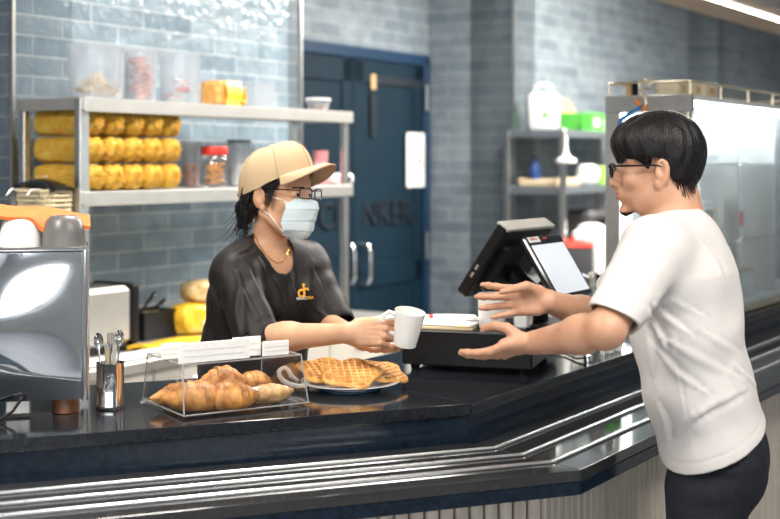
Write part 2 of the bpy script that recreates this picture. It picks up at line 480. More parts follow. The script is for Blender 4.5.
def sdf_obj(name, sdf, lo, hi, h, mats, parent, relax=1, matfn=None, minfrac=None):
    vs, fs = polygonize(sdf, lo, hi, h)
    # light relaxation
    for _ in range(relax):
        acc = np.zeros_like(vs); cnt = np.zeros(len(vs))
        for a, b in ((0, 1), (1, 2), (2, 3), (3, 0)):
            np.add.at(acc, fs[:, a], vs[fs[:, b]]); np.add.at(cnt, fs[:, a], 1)
            np.add.at(acc, fs[:, b], vs[fs[:, a]]); np.add.at(cnt, fs[:, b], 1)
        vs = np.where(cnt[:, None] > 0, vs * .5 + .5 * acc / np.maximum(cnt, 1)[:, None], vs)
    me = bpy.data.meshes.new(name)
    if parent is not None:
        iv = np.array(parent.matrix_basis.inverted()); vl = vs @ iv[:3, :3].T + iv[:3, 3]
    else: vl = vs
    me.vertices.add(len(vl)); me.vertices.foreach_set('co', vl.astype(np.float32).ravel())
    me.loops.add(len(fs) * 4); me.loops.foreach_set('vertex_index', fs.astype(np.int32).ravel())
    me.polygons.add(len(fs)); me.polygons.foreach_set('loop_start', np.arange(0, len(fs) * 4, 4, dtype=np.int32))
    me.update(calc_edges=True); me.validate()
    me.polygons.foreach_set('use_smooth', [True] * len(me.polygons))
    for m in (mats if isinstance(mats, (list, tuple)) else [mats]): me.materials.append(MT[m] if isinstance(m, str) else m)
    if matfn is not None:
        cc = vs[fs].mean(axis=1); me.polygons.foreach_set('material_index', matfn(cc).astype(np.int32))
    o = bpy.data.objects.new(name, me); COL.objects.link(o)
    if parent is not None: o.parent = parent
    return o
# ================================================================== SETTING
def wall(name, a, b, z0, z1, m, th=.12, uoff=0.0, face=None):
    """vertical wall from a to b, thickness behind the visible (right-hand of a->b) side, UVs in metres"""
    a = Vector((a[0], a[1], 0)); b = Vector((b[0], b[1], 0)); t = (b - a).normalized(); n = Vector((t.y, -t.x, 0))
    q = [a, b, b - n * th, a - n * th]
    vs = [(p.x, p.y, z0) for p in q] + [(p.x, p.y, z1) for p in q]
    fs = [(0, 1, 5, 4), (1, 2, 6, 5), (2, 3, 7, 6), (3, 0, 4, 7), (4, 5, 6, 7), (3, 2, 1, 0)]
    me = bpy.data.meshes.new(name); me.from_pydata(vs, [], fs); me.materials.append(MT[m])
    uv = me.uv_layers.new(name='UVMap')
    for p in me.polygons:
        for li in p.loop_indices:
            v = Vector(me.vertices[me.loops[li].vertex_index].co)
            d = t if p.index in (0, 2) else n
            uv.data[li].uv = ((v - a).dot(d) + uoff + (0 if p.index in (0, 2) else .13), v.z)
    o = bpy.data.objects.new(name, me); COL.objects.link(o); return struct(o)

WA = Vector((-1.307, 5.0, 0))                       # a point of the near tiled wall
LC, _ = hit(12, WA, D)                              # its left outside corner
RC, _ = hit(300, WA, D)                             # its right outside corner
DW = Vector((-.49, 7.1, 0))                         # door wall
DC, _ = hit(428, DW, D)
PC, _ = hit(513, DC, N)                             # pier corner
SR, _ = hit(688, PC, D)
ST, _ = hit(718, SR, N)
EC = ST + D * 5.5
ZC = 3.15
DL = DW - D * 1.45                                   # hidden left end of the recess
wall('wall_left', LC, RC, 0, ZC, 'tile', .45, .05)
wall('wall_left_return', LC - N * 3.2, LC, 0, ZC, 'tile', .3, .1)
wall('wall_recess_side', RC, RC - N * .6, 0, ZC, 'tile_matt', .1)
# door wall with its opening: pieces left, above and right
dz = 2.27
fL, _ = hit(258, DW, D); fR, _ = hit(426.5, DW, D)
wall('wall_back_over_door', fL, fR, dz, ZC, 'tile_matt', .2)
wall('wall_back_left', DL, fL, 0, ZC, 'tile_matt', .2)
wall('wall_back_right', fR, DC, 0, ZC, 'tile_matt', .2)
wall('wall_pier', DC - N * .0, PC, 0, ZC, 'tile_matt', .3)
wall('wall_right', PC, SR, 0, ZC, 'tile_matt', .3, .11)
wall('wall_right_return', SR, ST, 0, ZC, 'tile_matt', .3)
wall('wall_far_right', ST, EC, 0, ZC, 'tile_matt', .3)
# metal corner trims
for i, c in enumerate((LC, RC, PC)):
    t = MB().box((0, 0, ZC / 2), (.014, .014, ZC), frame(c + N * .004, D))
    struct(t.build('trim_%d' % (i + 1), 'steel'))
fl = MB().box((.5, 4.0, -.05), (13, 18, .1)); struct(fl.build('floor', 'floor'))
ce = MB().box((.5, 4.0, ZC + .05), (13, 18, .1)); struct(ce.build('ceiling', 'ceil'))
# customer side of the room: window wall behind, side walls
def slabwall(name, x0, x1, y0, y1, z0=0, z1=ZC, m='plaster'): struct(MB().box(((x0 + x1) / 2, (y0 + y1) / 2, (z0 + z1) / 2), (x1 - x0, y1 - y0, z1 - z0)).build(name, m))
slabwall('wall_front_below_windows', -6, 7, -4.7, -4.5, 0, .85); slabwall('wall_front_above_windows', -6, 7, -4.7, -4.5, 2.75, ZC)
WX = [(-4.9, -2.3), (-1.7, .9), (1.5, 4.1)]
for x0, x1 in ((-6, -4.9), (-2.3, -1.7), (.9, 1.5), (4.1, 7)): slabwall('wall_front_pier', x0, x1, -4.7, -4.5, .85, 2.75)
slabwall('wall_customer_left', -6.1, -6, -4.7, 12.9); slabwall('wall_customer_right', 7, 7.1, -4.7, 12.9)
slabwall('wall_rear', -6, 7, 12.9, 13)
for i, (x0, x1) in enumerate(WX):
    b = MB()
    for x in (x0, (x0 + x1) / 2, x1): b.box((x, -4.55, 1.8), (.06, .08, 1.9))
    for z in (.88, 2.72): b.box(((x0 + x1) / 2, -4.55, z), (x1 - x0, .08, .06))
    wn = b.build('window_%d' % (i + 1), 'dark'); struct(wn)
    MB().box(((x0 + x1) / 2, -4.6, 1.8), (x1 - x0, .01, 1.84)).build('pane', 'glass', wn)

# double door -------------------------------------------------------
dW = (fR - fL).length
door = thing('door_1', None, None, fL - N * .02, D); struct(door)
b = MB()
for x in (.03, dW - .03): b.box((x, 0, dz / 2), (.06, .10, dz), ch=.006)
b.box((dW / 2, 0, dz - .035), (dW, .10, .07), ch=.006)
b.build('door_frame', 'navy_frame', door)
cS = (hit(351, DW, D)[0] - fL).length
def leaf(x0, x1):
    w = x1 - x0; b = MB()
    b.box(((x0 + x1) / 2, .0, dz / 2 - .035), (w - .006, .045, dz - .075))
    # raised stiles and rails around a recessed field
    for x in (x0 + .055, x1 - .055): b.box((x, -.025, dz / 2 - .035), (.10, .02, dz - .09), ch=.004)
    for z in (.12, .93, dz - .14): b.box(((x0 + x1) / 2, -.025, z), (w - .02, .02, .14), ch=.004)
    return b.build('door_leaf', 'navy', door)
l1 = leaf(.06, cS); l2 = leaf(cS, dW - .06)
def handle(x, par):
    b = MB(); b.tube([(x, -.05, .98), (x, -.095, 1.0), (x, -.105, 1.06), (x, -.105, 1.32), (x, -.095, 1.38), (x, -.05, 1.40)], .013, 10)
    return b.build('door_handle', 'chrome', par, smooth=True)
hx = lambda px: (hit(px, DW, D)[0] - fL).length
z_at = lambda px, py: CZ - (py - HY) / FPX * hit(px, DW, D)[0].y
def handle2(px, par):
    x = hx(px); z1 = z_at(px, 244); z0 = z_at(px, 284)
    b = MB(); b.tube([(x, -.03, z0), (x, -.085, z0 + .01), (x, -.10, z0 + .04), (x, -.10, z1 - .04), (x, -.085, z1 - .01), (x, -.03, z1)], .013, 10)
    return b.build('door_handle', 'chrome', par, smooth=True)
handle2(343, l1); handle2(359, l2)
b = MB()
for z in (.35, z_at(426, 245), 2.0): b.box((dW - .055, -.056, z), (.02, .016, .17), ch=.004)
b.build('hinge', 'steel', door)
# dark letters and bars painted on the leaves
tM = lambda px, z, s=1: Matrix.Translation((hx(px), -.0365, z)) @ Matrix.Rotation(PI / 2, 4, 'X')
zt = z_at(392, 213)
text_mesh('lettering', 'NKER', .215, 'ink', l2, tM(386, zt)); text_mesh('lettering', 'CH', .215, 'ink', l1, tM(333, zt))
b = MB(); b.box(((hx(372) + hx(420)) / 2, -.036, z_at(396, 82)), (hx(420) - hx(366), .002, .05)); b.build('dark_band', 'ink', l2)
b = MB(); b.box((hx(371.5), -.037, z_at(371, 115)), (.06, .004, .26), ch=.001); b.build('narrow_pane', 'ink', l2)
b = MB(); b.box((hx(371), -.038, z_at(371, 82)), (.05, .006, .09), ch=.002); b.build('door_label', 'card', l2)
pw0, pw1 = hx(404), hx(424.5)
pn = thing('notice_sheet', 'white notice sheet taped to the right leaf of the blue door', 'notice', fL - N * .02 + D * ((pw0 + pw1) / 2) + N * .040 + UP * z_at(414, 160), D)
hh = z_at(414, 133) - z_at(414, 187)
MB().box((0, 0, 0), (pw1 - pw0, .002, hh)).build('sheet', 'paper', pn)
b = MB()
for k in range(7): b.box((0, -.0016, hh * (.30 - .09 * k)), ((pw1 - pw0) * (.6 if k % 3 else .4), .0006, .006))
b.box((.03, -.0016, -.0), (.03, .0006, .03)); b.build('printing', 'dark', pn)

# ------------------------------------------------------------------ soffit beam with light line
b1 = P(715, 17, 1); tb = (2.3 - CZ) * FPX / (HY - 17)
BF = Vector(((715 - CX) / FPX * tb, tb, 0))
beam = MB(); Mb = frame(BF, D)          # x along D, y = to the back (-N)
beam.box((1.2, -.185, 2.36), (10, .37, .12), Mb, 0)
beam = beam.build('trim_4', 'beam'); struct(beam)
bs = MB(); bs.box((1.2, -.378, 2.40), (10, .012, .22), Mb); struct(bs.build('trim_5', 'steel_soft'))
b = MB(); b.box((1.2, -.235, 2.296), (10, .020, .012), Mb); o = b.build('linear_light', 'led'); tag(o, 'thin white linear light strip set into the brown overhead beam', 'light')

# ================================================================== COUNTER
C0 = Vector((.194, 3.12, 0)); ZT = 1.02; ZR = .925
def corner_pt(off):            # miter: off > 0 towards customers
    n1 = -M_; n2 = N
    # solve for point at distance off from both front lines
    a = np.array([[n1.x, n1.y], [n2.x, n2.y]]); s = np.linalg.solve(a, np.array([off, off]))
    return C0 + Vector((s[0], s[1], 0))
LL = 2.1; RL = 4.6
def band(o_in, o_out, z0, z1, mi=0, mb=None, ll=LL, rl=RL, side='both'):
    """strip that follows the counter front between two offsets (positive = customer side)"""
    mb = mb or MB()
    ci, co = corner_pt(o_in), corner_pt(o_out)
    if side in ('both', 'l'):
        li = ci - E * ll; lo = co - E * (ll + (ci - co).dot(-E) * 0)
        mb.prism([lo, co, ci, li], z0, z1, mi)
    if side in ('both', 'r'):
        ri = ci + D * rl; ro = co + D * rl
        mb.prism([co, ro, ri, ci], z0, z1, mi)
    return mb
counter = thing('service_counter', 'long angled cafe counter in dark navy and black stone with wood slat front', 'counter', (C0.x, C0.y, 0))
band(-.61, .0, ZT - .03, ZT).build('worktop', 'stone', counter, world=True, bevel=.002)
mb = band(-.05, -.006, ZR - .02, ZT - .0305); mb.build('upper_fascia', 'stone_face', counter, world=True)
mb = band(-.007, .012, ZR, ZR + .030, side='r'); mb.build('fascia_step', 'stone_face', counter, world=True)
band(-.04, .335, ZR - .025, ZR).build('tray_rail', 'rail', counter, world=True, bevel=.002)
band(.30, .335, ZR - .055, ZR - .026).build('rail_edge', 'stone_face', counter, world=True, bevel=.002)
for k in range(3):
    o0 = .070 + k * .088
    band(o0, o0 + .014, ZR - .002, ZR + .007).build('tray_strip', 'strip', counter, world=True, bevel=.004)
band(-.02, .215, .10, ZR - .026).build('base_cabinet', 'slat_gap', counter, world=True)
band(-.6, -.58, .10, ZT - .031).build('back_panel', 'beige', counter, world=True)
band(-.58, -.02, .10, .12).build('bottom_shelf', 'beige', counter, world=True)
band(-.05, .16, .0, .099).build('plinth', 'black', counter, world=True)
mb = MB(); sw, gp = .030, .006
for dr, L, sgn in ((E, LL, -1), (D, RL, 1)):
    c = corner_pt(.216); n = -M_ if dr is E else N
    k = 0
    while (k + 1) * (sw + gp) < L:
        cc = c + dr * sgn * ((k + .5) * (sw + gp)) + n * .007
        mb.box((0, 0, (ZR - .03 + .1) / 2), (sw, .014, ZR - .03 - .1), frame(cc, dr), ch=.003); k += 1
mb.build('slat_cladding', 'slat', counter, world=True)

# ================================================================== BACK BENCH under the shelf
ZB = .90
bench = thing('back_bench', 'pale beige back bench with a steel top along the tiled wall', 'bench', WA + N * .3, D)
b0 = -.6; b1_ = (hit(402, WA + N * .6, D)[0] - (WA + N * .6)).dot(D)
L = b1_ - b0
MB().box(((b0 + b1_) / 2, .0, ZB - .02), (L, .59, .04), ch=.006).build('bench_top', 'steel_soft', bench)
MB().box(((b0 + b1_) / 2, .01, ZB / 2 + .03), (L - .02, .55, ZB - .10)).build('carcass', 'beige', bench)
MB().box(((b0 + b1_) / 2, .03, .04), (L - .06, .5, .08)).build('plinth', 'dark', bench)
nd = 4
for k in range(nd):
    w = (L - .02) / nd
    d = MB().box((b0 + .01 + (k + .5) * w, -.275, ZB / 2 + .03), (w - .008, .02, ZB - .12), ch=.003).build('cabinet_door', 'beige', bench)
    MB().box((b0 + .01 + (k + .5) * w, -.292, ZB - .10), (.14, .012, .014), ch=.003).build('door_pull', 'steel', d)

# ------------------------------------------------------------------ steel shelf unit
S0 = Vector(((86 - CX) / FPX * 4.5, 4.5, 0)); SL = 1.607; SD = .33
Msh = frame(S0, D)
shelf = thing('shelf_unit', 'stainless steel two tier shelf unit on the left holding bags and tubs', 'shelf', S0, D)
zs1 = CZ + (HY - 97) / FPX * 4.5; zs2 = CZ - (197 - HY) / FPX * 4.5 + .018
for x, y, zb, wd in ((0, .02, 1.0, .045), (0, SD - .02, 1.0, .03), (SL, .02, ZB, .03), (SL, SD - .02, ZB, .026)):
    zb = ZB
    MB().box((x + (.0 if x == 0 else -.015), y, (zb + zs1) / 2 + .0), (wd if x == 0 else .03, .03, zs1 - zb - .004), ch=.003).build('post', 'steel', shelf)
for z, nm in ((zs1, 'shelf_board'), (zs2, 'shelf_board')):
    b = MB(); b.box((SL / 2, SD / 2, z - .004), (SL + .03, SD + .01, .008), ch=.002)
    b.box((SL / 2, -.003, z - .025), (SL + .03, .012, .05), ch=.003); b.box((SL / 2, SD + .003, z - .02), (SL + .03, .01, .04), ch=.003)
    for x in (-.012, SL + .012): b.box((x, SD / 2, z - .022), (.01, SD, .044), ch=.002)
    b.build(nm, 'steel_soft', shelf)
def on_shelf(px, y, z):
    """point on the unit: front line seen at column px, y back from the front edge"""
    base = S0 - N * y
    p, t = hit(px, base, D); return Vector((p.x, p.y, z)), t
EPS = .0015
# tubs on the top shelf
def tub(label, px0, px1, ytop, content, cmat, lid=None, y=.15):
    p, _ = on_shelf((px0 + px1) / 2, y, zs1 + EPS)
    r = (px1 - px0) / 2 / FPX * p.y; h = (CZ + (HY - ytop) / FPX * p.y) - p.z
    t = thing('storage_tub', label, 'container', p, D, 'clear tubs on the top shelf')
    MB().lathe([(r * .90, 0), (r * .92, .004), (r * .97, h * .95), (r * 1.03, h * .955), (r * 1.03, h), (r * .98, h), (r * .95, h * .94), (r * .89, .006)], 32).build('tub_wall', 'tub', t, smooth=True)
    MB().lathe([(r * 1.04, h), (r * 1.05, h + .004), (r * 1.0, h + .008), (0.01, h + .007)], 32).build('lid', lid or 'tub', t, smooth=True)
    content(t, r * .86, h, cmat); return t
def chips(t, r, h, m):
    b = MB(); rnd = random.Random(3)
    for k in range(46):
        a = rnd.uniform(0, 2 * PI); q = r * math.sqrt(rnd.random()) * .75; z = .015 + (1 - q / r) * h * .38 * rnd.random() + .01
        R = Matrix.Translation((q * math.cos(a), q * math.sin(a), z)) @ Euler((rnd.uniform(-1, 1), rnd.uniform(-1, 1), rnd.uniform(0, 6))).to_matrix().to_4x4()
        s = r * .30
        b.prism([(s, 0), (-s * .5, s * .86), (-s * .5, -s * .86)], -.001, .001, 0, R)
    for k in range(3):
        R = Matrix.Translation((0, -.02 + .02 * k, h * .30)) @ Euler((PI / 2 - .2, .1 * k, .3 * k)).to_matrix().to_4x4(); s = r * .62
        b.prism([(0, s * .9), (-s, -s * .5), (s, -s * .5)], -.0012, .0012, 0, R)
    b.build('crisps', m, t)['kind'] = 'stuff'
def wafers(t, r, h, m):
    b = MB(); rnd = random.Random(5)
    for k in range(60):
        a = rnd.uniform(0, 2 * PI); q = r * math.sqrt(rnd.random()) * .62; z = .02 + h * .78 * (k / 60)
        R = Matrix.Translation((q * math.cos(a), q * math.sin(a), z)) @ Euler((rnd.uniform(-.6, .6), rnd.uniform(-.6, .6), rnd.uniform(0, 6))).to_matrix().to_4x4()
        b.lathe([(r * .30, -.003), (r * .34, 0), (r * .30, .003)], 10, R)
    b.build('wafers', m, t)['kind'] = 'stuff'
def packets(t, r, h, m):
    b = MB(); rnd = random.Random(8)
    for k in range(7):
        R = Matrix.Translation((rnd.uniform(-.4, .4) * r, rnd.uniform(-.4, .4) * r, .02 + .012 * k)) @ Euler((rnd.uniform(-.4, .4), rnd.uniform(-.4, .4), rnd.uniform(0, 6))).to_matrix().to_4x4()
        b.box((0, 0, 0), (r * .8, r * .5, .014), R, k % 2, ch=.004)
    b.build('packets', ['paper', 'red'], t)
tub('large clear tub half full of yellow tortilla chips on the top shelf', 68, 125, 47, chips, 'crisps')
tub('clear tub packed with pink wafers on the top shelf', 124, 157, 51, wafers, 'pinkfood')
tub('clear tub with a few white and red packets at the bottom', 159, 201, 55, packets, 'paper')
# snack bag in the open + clear box + small lidded box
p, _ = on_shelf(218, .13, zs1 + EPS); w = 24 / FPX * p.y; h = 25 / FPX * p.y
t = thing('rusk_packet', 'clear packet of golden brown rusks lying on the top shelf', 'food packet', p, D)
MB().box((0, 0, h / 2), (w * 1.2, .10, h), ch=.012).build('rusks', 'waffle', t)
b = MB(); b.grid(lambda u, v: ((u - .5) * w * .95 + .03, -.055 - .01 * math.sin(PI * v), v * h), 6, 4, .002); b.build('front_label', 'yellow', t)
p, _ = on_shelf(236, .10, zs1 + EPS); w2 = 18 / FPX * p.y
t = thing('crumpled_bag', 'small crumpled orange snack bag beside the rusk packet', 'bag', p, D)
MB().grid(lambda u, v: (w2 * (u - .5) + .006 * math.sin(v * 9), -.02 + .03 * math.sin(PI * v) * math.cos(5 * u), .085 * v * (.7 + .3 * math.sin(u * 7 + 1))), 12, 8, .004).build('foil', 'bread_bag', t, smooth=True)
p, _ = on_shelf(254, .20, zs1 + EPS)
t = thing('clear_box', 'empty clear plastic box behind the orange snack bag on top shelf', 'container', p, D)
b = MB(); 
for q in ((0, -.06, .055, .14, .003, .11), (0, .06, .055, .14, .003, .11), (-.07, 0, .055, .003, .12, .11), (.07, 0, .055, .003, .12, .11), (0, 0, .003, .14, .12, .003)): b.box(q[:3], q[3:])
b.build('box_wall', 'tub', t); MB().box((0, 0, .112), (.15, .13, .006), ch=.002).build('lid', 'tub', t)
p, _ = on_shelf(318, .12, zs1 + EPS); r = 13 / FPX * p.y
t = thing('deli_cup', 'small clear deli cup of dark red sauce at the shelf end', 'container', p, D)
MB().lathe([(r * .75, 0), (r * .95, .05), (r * .93, .05), (r * .72, .002)], 24).build('cup_wall', 'tub', t, smooth=True)
MB().lathe([(r * .70, .003), (r * .82, .028), (0.001, .03)], 20).build('sauce', mat('dark_sauce', (.16, .015, .02), .3), t, smooth=True)
MB().lathe([(r, .05), (r * 1.02, .056), (r * .9, .06), (.001, .058)], 24).build('lid', 'white_pl', t, smooth=True)

# yellow snack bags, three rows of five --------------------------------
zlow = zs2 + EPS
bagsdf = SDF()
bw, bh = .098, .097
def bag_mesh(seed):
    rnd = random.Random(seed); b = MB()
    nseg, nst = 30, 20; vs = []; fs = []
    ph = [rnd.uniform(0, 6) for _ in range(4)]
    for k in range(nst + 1):
        u = k / nst; y = .0 + u * .29
        e = min(1, .80 + .20 * (u / .10) ** .5, .7 + .3 * ((1 - u) / .1) ** .5 if u > .9 else 1)
        if k == 0: e = .45
        for i in range(nseg):
            a = 2 * PI * i / nseg
            sx = abs(math.cos(a)) ** .6 * (1 if math.cos(a) > 0 else -1); sz = abs(math.sin(a)) ** .6 * (1 if math.sin(a) > 0 else -1)
            wr = 1 + .05 * math.sin(5 * a + ph[0] + 9 * u) + .035 * math.sin(9 * a + ph[1]) * (1 - u)
            if u < .3: wr *= 1 + .16 * math.sin(9 * a + ph[2]) * (1 - u / .3) * (.3 + abs(math.sin(14 * u + ph[3])))
            wr *= .97 + .04 * rnd.random()
            vs.append((sx * bw * .49 * e * min(wr, 1.02), y, bh * .5 + sz * bh * .485 * e * min(wr, 1.02)))
    for k in range(nst):
        for i in range(nseg): fs.append((k * nseg + i, k * nseg + (i + 1) % nseg, (k + 1) * nseg + (i + 1) % nseg, (k + 1) * nseg + i))
    fs += [tuple(range(nseg)), tuple(reversed(range(nst * nseg, (nst + 1) * nseg)))]
    b.add(vs, fs)
    # gathered knot
    f = MB()
    for i in range(9):
        a = 2 * PI * i / 9 + ph[3]
        f.tube([(0, .004, bh / 2), (.010 * math.cos(a), -.006, bh / 2 + .010 * math.sin(a)), (.026 * math.cos(a), -.012 - .004 * math.sin(3 * a), bh / 2 + .026 * math.sin(a))], [.006, .007, .002], 6, flat=.5)
    return b, f
def make_bag(seed, loc, label):
    b, f = bag_mesh(seed); t = thing('snack_bag', label, 'snack bag', loc, D, 'yellow snack bags stacked on the shelf')
    b.build('bag_body', 'bread_bag', t, smooth=60); f.build('gathered_end', 'bread_bag', t, smooth=True); return t
protos = []
ords = ['leftmost', 'second', 'middle', 'fourth', 'rightmost']; rws = ['bottom', 'middle', 'top']
for r in range(3):
    for c in range(5):
        px0 = on_shelf(0, 0, 0)
        loc = S0 + D * (.075 + c * (bw + .002)) - N * .02 + UP * (zlow + r * (bh + .0005))
        lab = 'yellow snack bag with gathered end, %s of the five in the %s row' % (ords[c], rws[r])
        if len(protos) < 5: protos.append(make_bag(len(protos) + 2, loc, lab))
        else: dup(protos[(c * 2 + r) % 5], lab, loc, D)

# lower shelf, right of the bags ----------------------------------------
def jar_thing(px, r_px, h_px, y):
    p, _ = on_shelf(px, y, zlow); r = r_px / FPX * p.y; h = h_px / FPX * p.y; return p, r, h
p, r, h = jar_thing(214.5, 14, 41, .09)
t = thing('cookie_jar', 'clear round jar with red screw lid and brown biscuits on the shelf', 'jar', p, D)
MB().lathe([(r * .9, 0), (r, .01), (r, h * .68), (r * .82, h * .78), (r * .8, h * .78), (r * .96, h * .66), (r * .96, .012), (.001, .006)], 28).build('glass_body', 'glass', t, smooth=True)
MB().lathe([(r * .95, h * .79), (r * .97, h * .8), (r * .97, h * .98), (r * .93, h), (.001, h)], 28, rfun=lambda a, z: 1 + .01 * math.cos(24 * a)).build('screw_lid', 'red', t, smooth=True)
b = MB()
for k in range(8): b.lathe([(r * .5, .012 + k * .011), (r * .62, .017 + k * .011), (r * .5, .021 + k * .011)], 14, Matrix.Translation((.01 * math.sin(k * 2), .01 * math.cos(k * 3), 0)))
b.build('biscuits', 'waffle', t, smooth=True)
for lab, px, rp, hp, yy, cm in (('cloudy tub with brown contents between snack bags and red lidded jar', 191, 10, 46, .23, 'pinkfood'), ('cloudy upright tub with black lid just right of the red lidded jar', 239, 12, 44, .16, 'white_pl')):
    p, r, h = jar_thing(px, rp, hp, yy)
    t = thing('cloudy_tub', lab, 'container', p, D)
    b = MB(); b.lathe([(r * .85, 0), (r * .95, h * .95), (r, h * .95), (r, h), (r * .9, h), (r * .8, .005), (.001, .003)], 24); b.build('tub_wall', 'tub', t, smooth=True)
    MB().lathe([(r * .75, .006), (r * .8, h * .5), (.001, h * .52)], 16).build('contents', cm, t, smooth=True)
    if cm == 'white_pl': MB().lathe([(r * 1.0, h), (r * 1.02, h + .008), (.001, h + .01)], 20).build('lid', 'black', t, smooth=True)
p, r, h = jar_thing(320.5, 8, 34, .10)
t = thing('pink_cup', 'pink plastic cup standing on the shelf behind the cap brim', 'cup', p, D)
MB().lathe([(r * .8, 0), (r, h), (r * .9, h), (r * .7, .005), (.001, .004)], 24).build('cup_wall', 'pink', t, smooth=True)
MB().lathe([(r * .9, h * .55), (r * .93, h * .85), (r * .95, h * .85), (r * .92, h * .55)], 24, closed=True).build('pale_band', mat('pale_pink', (.85, .55, .58), .4), t, smooth=True)
p, r, h = jar_thing(338, 9, 11, .10)
t = thing('napkin_packet', 'small white packet of napkins next to the pink cup', 'packet', p, D)
MB().box((0, 0, h / 2), (.13, .10, h), ch=.012).build('packet_body', 'paper', t)
b = MB(); b.box((0, -.052, h / 2), (.07, .003, h * .4)); b.build('print', 'dark', t)
p, r, h = jar_thing(301, 8, 38, .24)
t = thing('brown_bottle', 'small brown bottle on the shelf behind the cap', 'bottle', p, D)
MB().lathe([(r * .9, 0), (r, .01), (r, h * .5), (r * .4, h * .7), (r * .4, h * .9), (.001, h * .9)], 20).build('bottle_body', mat('brown_glass', (.16, .04, .02), .15), t, smooth=True)
MB().lathe([(r * .45, h * .9), (r * .45, h), (.001, h)], 16).build('bottle_cap', 'red', t, smooth=True)

# basket hooked on the left side rail with a black pouch on it -------------
pb = P(51, 205, 4.36)
zrail = zs2 - .02
bx = S0 - N * .105 - D * .092
t = thing('wicker_basket', 'pale woven basket hooked on the left side of the shelf', 'basket', Vector((bx.x, bx.y, 1.362)), N)
bwid, bdep, bhh = .155, .13, .135
b = MB(); nn = 9
for k in range(nn):
    z = .004 + bhh * k / (nn - 1); s = .86 + .14 * k / (nn - 1)
    pts = []
    for i in range(49):
        a = 2 * PI * i / 48; cx_ = math.cos(a); sy_ = math.sin(a)
        q = (abs(cx_) ** .35 * (1 if cx_ > 0 else -1) * bwid / 2 * s, abs(sy_) ** .35 * (1 if sy_ > 0 else -1) * bdep / 2 * s, z)
        wv = 1 + .03 * math.cos(24 * a + PI * k); pts.append((q[0] * wv, q[1] * wv, z))
    b.tube(pts, .0065, 6)
for i in range(24):
    a = 2 * PI * (i + .5) / 24; cx_, sy_ = math.cos(a), math.sin(a)
    q = (abs(cx_) ** .35 * (1 if cx_ > 0 else -1) * bwid / 2, abs(sy_) ** .35 * (1 if sy_ > 0 else -1) * bdep / 2)
    b.tube([(q[0] * .86, q[1] * .86, 0), (q[0], q[1], bhh)], .004, 5)
b.box((0, 0, .004), (bwid * .82, bdep * .82, .006))
b.build('woven_body', 'wicker', t, smooth=True)
for s in (-1, 1):
    MB().tube([(s * .05, -bdep / 2 + (0), bhh - .02), (s * .05, -bdep / 2 - .004, bhh + .01), (s * .05, -.105 + 0, zrail - 1.362 + .03), (s * .05, -.125, zrail - 1.362 + .01)], .003, 6).build('hook', 'steel', t, smooth=True)
t = thing('black_pouch', 'black zip pouch lying across the top of the wicker basket', 'pouch', Vector((bx.x, bx.y, 1.362 + bhh + .010)) - D * .0, N)
MB().grid(lambda u, v: ((u - .5) * .19, (v - .5) * .11, .030 * math.sin(PI * min(max(u, .02), .98)) ** .5 * math.sin(PI * min(max(v, .02), .98)) ** .5 + .012 * (1 - u)), 12, 8, .012).build('pouch_body', 'black_gloss', t, smooth=True)
MB().box((.03, -.03, .043), (.02, .012, .002)).build('pouch_label', 'white_pl', t)
# ================================================================== things on the back bench
def on_bench(px, y):
    """y back from the bench's front edge"""
    p, _ = hit(px, WA + N * (.595 - y), D); return Vector((p.x, p.y, ZB + EPS))
# toaster oven / toaster: steel body with black end towards the right
pt = Vector(((84 - CX) / FPX * 4.62, 4.62, ZB + EPS))
t = thing('toaster', 'steel toaster with black end panel against the tiled wall', 'toaster', pt + D * .17 - N * .12, D)
hT = CZ - (284 - HY) / FPX * 4.9 - ZB - .0
MB().box((-.05, 0, .022 + (hT - .02) / 2), (.27, .22, hT - .024), ch=.018).build('steel_body', 'steel_soft', t, smooth=30)
MB().box((.105, 0, .012 + hT / 2), (.045, .222, hT - .014), ch=.010).build('end_panel', 'black', t)
MB().box((-.04, 0, .012), (.28, .20, .022), ch=.004).build('base', 'black', t)
b = MB()
for k in range(3): MB().lathe([(.008, 0), (.008, .006), (.001, .007)], 12, Matrix.Translation((.1275, -.03, .20 - k * .035)) @ Matrix.Rotation(PI / 2, 4, 'Y')).build('button', 'chrome', t, smooth=True)
b.lathe([(.014, 0), (.012, .014), (.001, .015)], 14, Matrix.Translation((.1275, -.03, .075)) @ Matrix.Rotation(PI / 2, 4, 'Y'))
b.build('dial', 'chrome', t, smooth=True)
b = MB()
for y in (-.05, .05): b.box((-.05, y, hT - .0005), (.21, .028, .003))
b.build('bread_slots', 'black', t)
# utensil bin
pq = on_bench(149, .40); w = .17
t = thing('utensil_bin', 'black open bin with black handled utensils by the toaster', 'bin', pq, D)
b = MB()
for q in ((0, -.06, .055, .18, .006, .11), (0, .06, .055, .18, .006, .11), (-.09, 0, .055, .006, .126, .11), (.09, 0, .055, .006, .126, .11), (0, 0, .004, .18, .12, .008)): b.box(q[:3], q[3:])
b.build('bin_wall', 'black', t)
MB().box((0, 0, .085), (.165, .105, .03), ch=.01).build('contents', 'crisps', t)
for i, (x0, x1, y) in enumerate(((-.05, .035, 0.0), (.03, .115, .02))):
    c = thing('tongs', ['steep black handle sticking up from the utensil bin, left one', 'flatter black handle leaning right out of the utensil bin'][i], 'tongs', pq + UP * .09, D)
    b = MB(); dx = x1 - x0; dzz = .075 if i == 0 else .035
    b.tube([(x0, y, .012), (x0 + dx * .6, y, .012 + dzz * .6), (x1, y, .012 + dzz)], [.005, .007, .009], 8, flat=.6); b.build('handle', 'black', c, smooth=True)
    MB().tube([(x1 - .012, y - .006, dzz - .001), (x1 - .003, y - .007, dzz + .007)], .003, 6).build('hanging_loop', 'steel', c, smooth=True)
